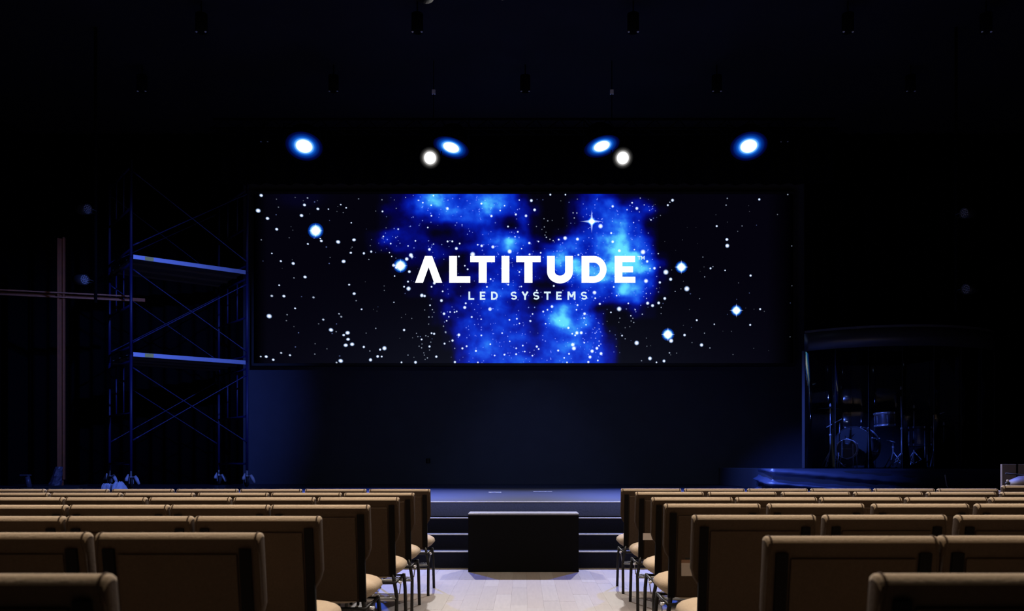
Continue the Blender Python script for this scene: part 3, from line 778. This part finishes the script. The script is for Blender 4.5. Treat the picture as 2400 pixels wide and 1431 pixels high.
b0 = None
for x in (0, SL):
    for y in (0, SW):
        b = nb(); tube(b, [(x, y, .2), (x, y, .36)], .017, 8); lathe(b, [(0, .19), (.06, .19), (.06, .205), (0, .205)], 12, Matrix.Translation((x, y, 0)))
        for s in (-1, 1): box(b, x + s * .035 - .004, x + s * .035 + .004, y - .03, y + .05, .08, .2)
        cs = obj('caster', b, M['steel'], t)
        b = nb(); lathe(b, [(0, -.024), (.085, -.024), (.1, -.015), (.1, .015), (.085, .024), (0, .024)], 24, along((x, y + .02, .1), (1, 0, 0))); obj('wheel', b, M['rubber'], cs, True)
        b = nb(); lathe(b, [(0, -.03), (.03, -.03), (.03, .03), (0, .03)], 14, along((x, y + .02, .1), (1, 0, 0))); obj('wheel_hub', b, M['plastic'], cs, True)
        b = nb(); tube(b, [(x + .05, y - .05, .21), (x + .075, y - .08, .15), (x + .105, y - .1, .07)], [.026, .032, .022], 10); obj('brake_lever', b, M['plastic'], cs, True)
        b = nb(); tube(b, [(x - .05, y - .03, .24), (x - .085, y - .06, .17), (x - .09, y - .06, .13)], [.012, .026, .03], 10); obj('lock_lever', b, M['plastic'], cs, True)
for li, z in enumerate((2.29, 3.95)):
    for j in range(3):
        y0 = -.02 + j * .50
        t2 = thing('scaffold_plank', f'{("lower", "upper")[li]} level scaffold deck plank, {("front one with bright blue-lit edge", "middle one", "rear one")[j]}', 'plank', (NL.x, NL.y, ST), psi, 'scaffold deck planks')
        b = nb(); box(b, .03, SL - .03, y0 + .02, y0 + .46, z - .012, z + .012); obj('deck', b, M['deck'], t2)
        for s, yy in enumerate((y0, y0 + .46)):
            b = nb(); box(b, .03, SL - .03, yy, yy + .02, z - .045, z + .03); r_ = obj('side_rail', b, M['plank_edge'] if (j == 0 and s == 0) else M['deck'], t2, bevel=.004)  # front rail stays pale, the other rails are darkened as if in shade
        if j == 0:
            b = nb(); box(b, .22, .36, y0 - .003, y0, z - .04, z + .025); obj('yellow_tag', b, M['yellow'], t2)

# ------------------------------------------------------------------ drum riser, drape, booth
RZ = 0.982; RX0, RX1, RY0, RY1 = 3.92, 8.35, 13.55, 17.3
b = nb(); box(b, RX0, RX1, RY0, RY1, ST, RZ); tag(obj('drum_riser', b, M['riser'], bevel=.01), 'low dark platform under the drum booth at the right of the stage', 'platform')
b = nb(); nxx, nzz = 150, 16
H = RZ - ST - .004
def dp(u, f):
    """u along the skirt in metres from the left rear corner, f 0 top to 1 hem"""
    ph = 11.0 * f - u * 2.6 + .6
    am = .10 * f ** .7 * math.exp(-max(0, u - 2.2) * .5) + .012
    off = am * (1 - 1.6 * abs(math.sin(ph / 2)) ** .8) + .010 * math.sin(u * 14 + 2 * f) * f + .03 * f + .006
    z = RZ + .004 - H * f
    if u < .8: return Vector((RX0 - off - .01, RY0 + .8 - u, z))
    x = RX0 + (u - .8)
    return Vector((x - (off + .01) * max(0, 1 - (u - .8) * 8), RY0 - off - .01, z))
g_ = [[b.verts.new(dp(u, j / nzz)) for j in range(nzz + 1)] for u in [5.2 * k / nxx for k in range(nxx + 1)]]
for a, c in zip(g_, g_[1:]):
    for j in range(nzz): b.faces.new((a[j], a[j + 1], c[j + 1], c[j]))
o = obj('draped_skirt', b, M['drape'], None, True)
tag(o, 'satin cloth skirt draped in sweeping folds around the drum platform', 'drape')

booth = thing('drum_booth', 'clear curved drum shield with dark top band on the right platform', 'drum shield', (0, 0, 0))
bc = Vector((6.43, 16.2)); BR = 2.21; a0 = math.radians(-90 - 47); a1 = math.radians(-90 + 47)
def bp(a, r=BR): return bc + Vector((math.cos(a), math.sin(a))) * r
NP = 7
for k in range(NP):
    aa, ab = a0 + (a1 - a0) * k / NP, a0 + (a1 - a0) * (k + 1) / NP
    b = nb(); m_ = 4; pr_ = []
    for j in range(m_ + 1):
        a_ = aa + (ab - aa) * (.02 + .96 * j / m_)
        p, q = bp(a_), bp(a_, BR - .008)
        pr_.append([b.verts.new((p.x, p.y, RZ)), b.verts.new((p.x, p.y, 2.99)), b.verts.new((q.x, q.y, 2.99)), b.verts.new((q.x, q.y, RZ))])
    for c, e in zip(pr_, pr_[1:]):
        for j in range(4): b.faces.new((c[j], c[(j + 1) % 4], e[(j + 1) % 4], e[j]))
    b.faces.new(pr_[0]); b.faces.new(pr_[-1][::-1])
    obj('clear_panel', b, M['acrylic'], booth, True)
    if k:
        p = bp(aa, BR + .004); b = nb(); tube(b, [(p.x, p.y, RZ), (p.x, p.y, 2.99)], .0035, 6); obj('panel_hinge', b, M['black_metal'], booth)
b = nb(); pr_ = []
for j in range(41):
    a_ = a0 + (a1 - a0) * j / 40
    p, q = bp(a_, BR + .03), bp(a_, BR - .01)
    pr_.append([b.verts.new((p.x, p.y, 2.985)), b.verts.new((p.x, p.y, 3.28)), b.verts.new((q.x, q.y, 3.28)), b.verts.new((q.x, q.y, 2.985))])
for c, e in zip(pr_, pr_[1:]):
    for j in range(4): b.faces.new((c[j], c[(j + 1) % 4], e[(j + 1) % 4], e[j]))
b.faces.new(pr_[0]); b.faces.new(pr_[-1][::-1])
obj('top_band', b, M['fascia'], booth, True)
L0, R0 = bp(a0), bp(a1)
bk = [(L0.x, L0.y + .02), (5.95, 16.95), (7.45, 16.95), (R0.x, R0.y + .02)]
for (p, q) in zip(bk, bk[1:]):
    n = 3
    for k in range(n):
        A = Vector(p).lerp(Vector(q), (k + .01) / n); B = Vector(p).lerp(Vector(q), (k + .99) / n)
        d_ = (B - A).normalized(); nn = Vector((-d_.y, d_.x)) * .05
        b = nb()
        vs = [b.verts.new((*v, z)) for z in (RZ, 3.0) for v in (A, B, B + nn, A + nn)]
        for f in ((0, 1, 2, 3), (4, 5, 6, 7), (0, 1, 5, 4), (1, 2, 6, 5), (2, 3, 7, 6), (3, 0, 4, 7)): b.faces.new([vs[i] for i in f])
        obj('acoustic_panel', b, M['booth'], booth, bevel=.01)
b = nb(); vs = [b.verts.new((p[0], p[1], 3.29)) for p in bk]
for j in range(41):
    a_ = a1 + (a0 - a1) * j / 40; p = bp(a_, BR + .02); vs.append(b.verts.new((p.x, p.y, 3.29)))
f_ = b.faces.new(vs); r_ = bmesh.ops.extrude_face_region(b, geom=[f_]); bmesh.ops.translate(b, verts=[v for v in r_['geom'] if isinstance(v, bmesh.types.BMVert)], vec=(0, 0, .04))
obj('booth_lid', b, M['booth'], booth)

# drum kit
def drum(name, label, c, ax, r, depth, shell, group=None, legs=None, print_=False, upright=False):
    """c = centre of the front (or top) head, ax = axis pointing from that head into the drum"""
    t = thing(name, label, 'drum', (c.x, c.y, RZ), 0, group)
    o0 = c - Vector((c.x, c.y, RZ)); ax = Vector(ax).normalized()
    mt = along(o0, ax)
    b = nb(); lathe(b, [(r * .96, .01), (r * .97, .02), (r * .97, depth - .02), (r * .96, depth - .01)], 36, mt); obj('shell', b, shell, t, True)
    for z, s in ((0, -1), (depth, 1)):
        b = nb(); lathe(b, [(0, z + s * -.004), (r * .95, z + s * -.002)], 36, mt); obj('drum_head', b, M['head'], t)
        b = nb(); lathe(b, [(r * .94, z), (r * .97, z + s * .008), (r * 1.0, z), (r * 1.0, z - s * .03), (r * .97, z - s * .03)], 36, mt); obj('hoop', b, M['chrome'] if r < .175 else M['shell'], t, True)
    b = nb(); n = 8 if r > .25 else 6
    for k in range(n):
        a = 2 * PI * (k + .5) / n
        p = mt @ Vector((r * 1.01 * math.cos(a), r * 1.01 * math.sin(a), depth * .22)); q = mt @ Vector((r * 1.01 * math.cos(a), r * 1.01 * math.sin(a), depth * .78))
        tube(b, [p, q], .006, 6)
        for e_ in (.0, depth):
            lathe(b, [(0, -.02), (.013, -.015), (.013, .015), (0, .02)], 6, mt @ Matrix.Translation((r * 1.02 * math.cos(a), r * 1.02 * math.sin(a), e_ * .9 + .01)))
    obj('tension_rods', b, M['chrome'], t, True)['kind'] = 'stuff'
    if print_:
        b = nb()
        def hp(u, v): return mt @ Vector((u, v, -.008))
        X_ = mt.to_3x3().inverted() @ Vector((1, 0, 0)); Z_ = mt.to_3x3().inverted() @ Vector((0, 0, 1))
        def h2(u, v):
            q = X_ * u + Z_ * v; return mt @ Vector((q.x, q.y, -.009))
        def pl(pp): b.faces.new([b.verts.new(h2(*q)) for q in pp])
        c0 = -.062
        pl([(c0, .055), (c0 + .008, .008), (c0 + .034, 0), (c0 + .008, -.008), (c0, -.055), (c0 - .008, -.008), (c0 - .034, 0), (c0 - .008, .008)])
        for k in range(7): pl([(-.02 + k * .0165, -.009), (-.008 + k * .0165, -.009), (-.008 + k * .0165, .009), (-.02 + k * .0165, .009)])
        pl([(-.03, .083), (.03, .083), (.03, .093), (-.03, .093)])
        obj('head_print', b, M['print'], t)['kind'] = 'stuff'
    if legs:
        for (p, q) in legs:
            b = nb(); tube(b, [Vector(p) - Vector((c.x, c.y, RZ)), Vector(q) - Vector((c.x, c.y, RZ))], .008, 8); obj('leg', b, M['chrome'], t, True)
    return t
def G2(px, d): return Vector(((px - CX) * d / F, d, RZ))
kc = P(1999, 1049, 14.95)
drum('kick_drum', 'large dark bass drum in the middle of the drum kit', Vector((kc.x, kc.y, RZ + .39)), (.62, .78, 0), .345, .46, M['shell'],
     legs=[(P(2040, 1070, 15.1), G2(2052, 14.9)), (P(1972, 1066, 14.95), G2(1966, 14.8))])
scn = P(1984, 1051, 14.55)
drum('small_front_drum', 'small drum with a printed head, in front of the bass drum', Vector((scn.x, scn.y, scn.z)), (.5, .86, 0), .168, .16, M['shell'],
     legs=[(P(1999, 1040, 14.5), G2(2000, 14.47)), (P(2007, 1060, 14.68), G2(2009, 14.7)), (P(1966, 1060, 14.5), G2(1962, 14.5))], print_=True)
tc_ = P(2072, 967, 15.1)
drum('rack_tom', 'silver tom drum raised above the bass drum', tc_, (0.04, -.03, -1), .168, .235, M['tomshell'])
sn = P(2156, 1000, 15.3)
drum('floor_tom', 'dark floor tom at the right of the drum kit', sn, (0, 0, -1), .18, .34, M['shell'],
     legs=[(sn + Vector((.19 * math.cos(a), .19 * math.sin(a), -.15)), Vector((sn.x + .20 * math.cos(a), sn.y + .20 * math.sin(a), RZ))) for a in (0.5, 2.6, 4.7)])
snr = P(2118, 996, 14.75)

def stand(name, label, cat, px, d, topy, foot=.26, boom=None, cym=None, tilt=0, thick=.011, foot_z=.30, mic=None, lean=0):
    base = G2(px, d); top = P(px, topy, d).z - RZ
    t = thing(name, label, cat, base)
    b = nb(); tube(b, [(0, 0, .04), (0, 0, top * .55)], thick, 10); tube(b, [(0, 0, top * .55), (lean, 0, top)], thick * .7, 8)
    lathe(b, [(0, -.02), (thick * 1.9, -.02), (thick * 1.9, .02), (0, .02)], 8, Matrix.Translation((0, 0, top * .55)))
    obj('pole', b, M['chrome'], t, True)
    for k in range(3):
        a = PI / 2 + .35 + 2 * PI * k / 3
        b = nb(); e = Vector((math.cos(a) * foot, math.sin(a) * foot, .012))
        tube(b, [(0, 0, foot_z), e], .009, 8); tube(b, [(0, 0, .08), e * .5 + Vector((0, 0, foot_z * .5))], .006, 6)
        lg = obj('leg', b, M['chrome'], t, True)
        b = nb(); tube(b, [e + Vector((0, 0, .006)) - e.normalized() * .03, e + Vector((0, 0, .004)) + e.normalized() * .012], .014, 8); obj('rubber_foot', b, M['rubber'], lg)
    if boom:
        (x0, y0_), (x1, y1_) = boom
        A = P(x0, y0_, d) - base; B = P(x1, y1_, d - .1) - base
        b = nb(); tube(b, [A, B], .008, 8); obj('boom_arm', b, M['chrome'], t, True)
    if cym:
        r, cy_, tl = cym
        z = P(px, cy_, d).z - RZ
        b = nb(); mt = Matrix.Translation((lean, 0, z)) @ Matrix.Rotation(tl, 4, 'Y')
        lathe(b, [(0, .03), (.03, .026), (.045, .012), (r * .6, .004), (r, -.012), (r, -.014), (r * .6, .001), (.045, .008), (0, .02)], 36, mt); obj('cymbal', b, M['brass'], t, True)
        b = nb(); lathe(b, [(0, -.02), (.012, -.02), (.018, .03), (.008, .06), (0, .06)], 10, Matrix.Translation((lean, 0, z + .03))); obj('wing_nut', b, M['chrome'], t, True)
    if mic:
        x1, y1_, dd = mic
        A = P(x1, y1_, d - .1) - base
        b = nb(); tube(b, [A, A - Vector((0, 0, .1)), A - Vector((0, 0, .15)), A - Vector((0, 0, .19))], [.006, .014, .014, .02], 8); obj('microphone', b, M['steel'], t, True)
    return t
stand('cymbal_stand', 'chrome cymbal stand at the left end of the drum kit', 'stand', 1946, 14.75, 955, .24, cym=(.2, 957, .05))
stand('microphone_stand', 'low chrome microphone stand with slanting boom beside the left cymbal stand', 'stand', 1954, 14.6, 985, .20, boom=((1937, 1001), (1973, 981)), mic=(1968, 990, 0), foot_z=.2, thick=.010)
stand('cymbal_stand', 'tall chrome cymbal stand right of the silver tom', 'stand', 2113, 14.85, 928, .30, cym=(.22, 917, -.04), lean=-.01, foot_z=.27)
stand('tom_stand', 'short double-tube chrome stand beneath the silver tom', 'stand', 2093, 15.5, 1008, .2, boom=((2078, 1030), (2098, 1036)))
stand('cymbal_stand', 'dim cymbal stand behind the floor tom', 'stand', 2142, 15.4, 962, .25, cym=(.22, 960, .12))
stand('microphone_stand', 'microphone stand with raised boom at the right end of the drum kit', 'stand', 2188, 14.9, 972, .22, boom=((2190, 974), (2214, 965)), mic=(2196, 1010, 0))
stand('hi_hat_stand', 'dim stand with small cymbals at the far right of the kit', 'stand', 2212, 15.3, 995, .22, cym=(.17, 1000, .1))
# white cable in front of the platform
b = nb(); A = [P(x, y, 13.42) for x, y in ((2215, 1112), (2217, 1125), (2219, 1137), (2223, 1143))]
tube(b, A + [Vector((A[-1].x + .05, 13.40, ST + .01)), Vector((A[-1].x + .4, 13.38, ST + .01))], .010, 8)
tag(obj('white_cable', b, M['plastic'], None, True), 'thin white cable hanging down the front of the drum platform', 'cable')

# ------------------------------------------------------------------ corner at the right edge
bx = (2349 - CX) * 9.3 / F
t = thing('beige_partition', 'low beige panel behind the chairs at the right edge', 'panel', (bx, 9.3, 0))
b = nb(); box(b, 0, 1.1, 0, .04, 0, 1.06); obj('panel_board', b, M['beige'], t, bevel=.004)
b = nb(); box(b, .15, .17, -.004, 0, .84, 1.06); obj('panel_seam', b, M['dark_back'], t)
b = nb(); tube(b, [(bx - .02, 9.2, .96), (bx + .09, 9.19, .95), (bx + .15, 9.16, .93), (bx + .22, 9.15, .90), (bx + .5, 9.16, .85), (bx + .9, 9.2, .8)], [.008, .009, .02, .028, .028, .02], 8)
tag(obj('black_cable', b, M['rubber'], None, True), 'thick black cable looping across the beige panel at the right edge', 'cable')
tb = (2352 - CX) * 8.3 / F
t = thing('side_table', 'small table behind the front chairs at the right edge', 'table', (tb, 8.3, 0))
b = nb(); box(b, .04, .9, -.1, .25, .765, .80); obj('tabletop', b, M['beige'], t, bevel=.005)
for x in (.08, .86):
    for y in (-.06, .21):
        b = nb(); tube(b, [(x, y, 0), (x, y, .765)], .014, 8); obj('leg', b, M['black_metal'], t, True)
t = thing('small_bottle', 'small white bottle with dark band at the right edge', 'bottle', (P(2362, 0, 8.25).x, 8.25, .80))
b = nb(); lathe(b, [(0, 0), (.022, 0), (.022, .05), (.016, .068), (0, .068)], 14); obj('bottle_base', b, M['card'], t, True)
b = nb(); lathe(b, [(.0, .068), (.021, .068), (.022, .088), (0, .09)], 14); obj('bottle_band', b, M['rubber'], t, True)
b = nb(); lathe(b, [(0, .09), (.013, .09), (.010, .112), (0, .114)], 14); obj('bottle_cap', b, M['card'], t, True)
b = nb(); lathe(b, [(0, 0), (.22, .0), (.26, .04), (.24, .1), (.14, .145), (0, .16)], 24, Matrix.Scale(.8, 4, (0, 1, 0)))
o = obj('round_bag', b, M['plum'], None, True); o.location = (tb + .32, 8.33, .80)
tag(o, 'dull plum-coloured rounded bag on the table at the right edge', 'bag')

# ------------------------------------------------------------------ chairs
CHW = 0.495
def make_chair():
    t = thing('padded_chair', 'x', 'chair')
    h = CHW / 2
    ln = math.tan(math.radians(9))
    # backrest: outline wide at the top, narrower near the seat, leaning back
    out = [(-h + .006, .857), (-h + .001, .853), (-h, .845), (-h, .64), (-h + .012, .60), (-h + .035, .565), (-h + .036, .375), (-h + .044, .365),
           (h - .044, .365), (h - .036, .375), (h - .035, .565), (h - .012, .60), (h, .64), (h, .845), (h - .001, .853), (h - .006, .857)]
    b = nb()
    th = .054
    fr_v = []; nseg = 7
    rings = []
    for j in range(nseg + 1):
        f = j / nseg                         # across the thickness: rounded like a bolster
        ins = .018 * (1 - math.sqrt(max(0, 1 - (2 * f - 1) ** 2)))
        ring = []
        for (x, z) in out:
            cxn = 0; sx = 1 - ins / h
            zz = z - ins * (1 if z > .7 else 0) + 0
            ring.append(b.verts.new((x * (1 - .25 * ins / h), f * th + (.86 - z) * ln, zz + .005)))
        rings.append(ring)
    n = len(out)
    for a, c in zip(rings, rings[1:]):
        for k in range(n): b.faces.new((a[k], a[(k + 1) % n], c[(k + 1) % n], c[k]))
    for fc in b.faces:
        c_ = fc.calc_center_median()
        if (abs(c_.x) > h - .02 or c_.z < .62) and c_.z < .80: fc.material_index = 1  # sides and lower part take the shade-darkened fabric
    f0 = b.faces.new(rings[0]); f0.material_index = 1; b.faces.new(rings[-1][::-1])  # rear face too, its shade put into the colour
    b.faces.ensure_lookup_table()
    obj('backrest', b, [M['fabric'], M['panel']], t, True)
    for p in t.children[-1].data.polygons:
        if len(p.vertices) > 4: p.use_smooth = False
    # rear panel between the posts
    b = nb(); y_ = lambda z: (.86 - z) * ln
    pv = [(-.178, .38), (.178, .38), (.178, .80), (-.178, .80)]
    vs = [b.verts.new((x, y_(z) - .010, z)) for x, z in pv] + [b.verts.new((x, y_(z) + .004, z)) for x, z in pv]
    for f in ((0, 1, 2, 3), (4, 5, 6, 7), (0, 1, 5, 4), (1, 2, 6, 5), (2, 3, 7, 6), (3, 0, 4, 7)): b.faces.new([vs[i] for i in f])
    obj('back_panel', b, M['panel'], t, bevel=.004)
    # seam piping over both top corners
    b = nb()
    for s in (-1, 1):
        pp = []
        for j in range(9):
            f = j / 8; ins = .018 * (1 - math.sqrt(max(0, 1 - (2 * f - 1) ** 2)))
            pp.append((s * (h - .014) , f * th + .0, .8615 - ins))
        pp = [(s * (h - .004), y_(.64) - .001, .64), (s * (h - .006), y_(.80) - .002, .80)] + pp
        tube(b, pp, .0032, 6)
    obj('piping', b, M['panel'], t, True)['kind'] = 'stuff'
    # posts behind the backrest, then rear legs
    for s in (-1, 1):
        b = nb(); x = s * .203
        zz = [(.37, y_(.37) - .014), (.62, y_(.62) - .012), (.815, y_(.815) - .012)]
        vs = []
        for z, y in zz: vs.append([b.verts.new(p) for p in ((x - .017, y, z), (x + .017, y, z), (x + .017, y + .02, z), (x - .017, y + .02, z))])
        for a, c in zip(vs, vs[1:]):
            for k in range(4): b.faces.new((a[k], a[(k + 1) % 4], c[(k + 1) % 4], c[k]))
        b.faces.new(vs[0]); b.faces.new(vs[-1][::-1])
        obj('back_post', b, M['dark_back'], t)
        b = nb(); tube(b, [(x, y_(.38) - .004, .385), (x + s * .008, y_(.40) - .006, .34), (s * .228, .055, .25), (s * .232, 0.0, 0.0)], .0115, 10); obj('leg', b, M['black_metal'], t, True)
        b = nb(); tube(b, [(s * .218, .43, .345), (s * .226, .44, .25), (s * .232, .445, 0.0)], .0115, 10); obj('leg', b, M['black_metal'], t, True)
        b = nb(); tube(b, [(s * .236, .10, .335), (s * .236, .16, .322), (s * .236, .19, .322)], .008, 6); obj('row_link', b, M['chrome'], t, True)
    # seat cushion
    b = nb(); NU, NV = 24, 12; e1, e2 = .55, .75
    def sp(c_, e): return math.copysign(abs(c_) ** e, c_)
    rings = []
    for j in range(NV + 1):
        ph = -PI / 2 + PI * j / NV
        if j in (0, NV): rings.append([b.verts.new((0, .335, .405 + .068 * (1 if j else -.9)))]); continue
        ring = []
        for k in range(NU):
            th_ = 2 * PI * k / NU
            c1 = sp(math.cos(ph), e2)
            x = .247 * c1 * sp(math.cos(th_), e1); y = .228 * c1 * sp(math.sin(th_), e1)
            z = sp(math.sin(ph), e2) * (.068 if ph > 0 else .075)
            if z < 0: x *= 1 - .22 * (-z / .075); y *= 1 - .12 * (-z / .075)
            ring.append(b.verts.new((x, .335 + y, .405 + z)))
        rings.append(ring)
    for a, c in zip(rings, rings[1:]):
        for k in range(NU):
            k2 = (k + 1) % NU
            if len(a) == 1: b.faces.new((a[0], c[k2], c[k]))
            elif len(c) == 1: b.faces.new((a[k], a[k2], c[0]))
            else: b.faces.new((a[k], a[k2], c[k2], c[k]))
    obj('seat', b, M['fabric'], t, True)
    b = nb()
    tube(b, [(-.218, .06, .335), (-.218, .43, .335), (.218, .43, .335), (.218, .06, .335), (-.218, .06, .335)], .010, 8)
    obj('seat_frame', b, M['black_metal'], t, True)
    b = nb()
    tube(b, [(-.225, .05, .24), (.225, .05, .24)], .008, 8)
    for k in range(5): tube(b, [(-.16 + k * .08, .05, .24), (-.16 + k * .08, .36, .22)], .003, 6)
    for y in (.12, .2, .28, .36): tube(b, [(-.2, y, .235 - .04 * (y - .05)), (.2, y, .235 - .04 * (y - .05))], .003, 6)
    for s in (-1, 1): tube(b, [(s * .2, .36, .222), (s * .215, .36, .335)], .004, 6)
    obj('wire_book_rack', b, M['steel'], t, True)['kind'] = 'stuff'
    return t

chair = make_chair()
rowsL = [(6.93, -.758, .520, 8), (6.04, -.774, .517, 7), (5.22, -.762, .513, 6), (4.27, -.770, .503, 5), (3.35, -.797, .503, 4), (2.55, -.785, .520, 3), (1.59, -.775, .515, 2)]
rowsR = [(7.04, .798, .520, 7), (6.20, .807, .530, 7), (5.22, .778, .517, 6), (4.40, .722, .535, 5), (3.43, .677, .530, 4), (2.43, .687, .502, 3), (1.594, .659, .515, 2)]
RN = ['front row by the stage', 'second row from the stage', 'third row from the stage', 'fourth row from the stage', 'third nearest row', 'second nearest row', 'nearest row']
PN = ['at the aisle end', 'second from the aisle', 'third from the aisle', 'fourth from the aisle', 'fifth from the aisle', 'sixth from the aisle', 'seventh from the aisle', 'eighth from the aisle']
used = False
rj = random.Random(21)
for side, rows_ in ((-1, rowsL), (1, rowsR)):
    for ri, (d, xe, pitch, n) in enumerate(rows_):
        for k in range(n):
            o = chair if not used else dup(chair)
            used = True
            x = xe + side * (CHW / 2 + pitch * k)
            j = 0 if k == 0 else 1
            o.location = (x, d + j * rj.uniform(-.012, .012), 0)
            o.rotation_euler = (0, 0, j * rj.uniform(-.010, .010))
            tag(o, f'tan padded chair {PN[k]}, {RN[ri]}, {"left" if side < 0 else "right"} of aisle', 'chair', 'tan padded chairs in rows')
            if side > 0 and ri == 0 and k == 6:
                o.location = (x + .012, d - .01, 0); o.scale = (1, 1, 1.03)
                o['label'] = 'slightly taller tan padded chair at the far right end of the front row'

# cards tucked behind chair backs
def card(px0, px1, y0, y1, d, lab, strip):
    X0, X1 = (px0 - CX) * d / F, (px1 - CX) * d / F
    z1, z0 = P(0, y0, d).z, P(0, y1, d).z
    t = thing('paper_card', lab, 'card', (X0, d, z0))
    b = nb(); box(b, 0, X1 - X0, 0, .003, 0, (z1 - z0) * (.8 if strip else 1)); obj('card_sheet', b, M['card'], t)
    if strip:
        b = nb(); box(b, 0, X1 - X0, .0, .004, (z1 - z0) * .8, z1 - z0); obj('brown_top_edge', b, M['card_brown'], t)
        b = nb(); box(b, .02, X1 - X0 + .02, .002, .006, z1 - z0, (z1 - z0) * 1.42); obj('dark_sheet', b, M['rubber'], t)
ln = math.tan(math.radians(9))
card(1597, 1640, 1311, 1349, 4.40 + (.86 - .545) * ln - .018, 'white card with brown top edge on a fourth-row chair back, right', True)
card(1507, 1545, 1249, 1264.5, 6.20 + (.86 - .545) * ln - .018, 'small white card on a second-row chair back, right of the aisle', False)
o = None
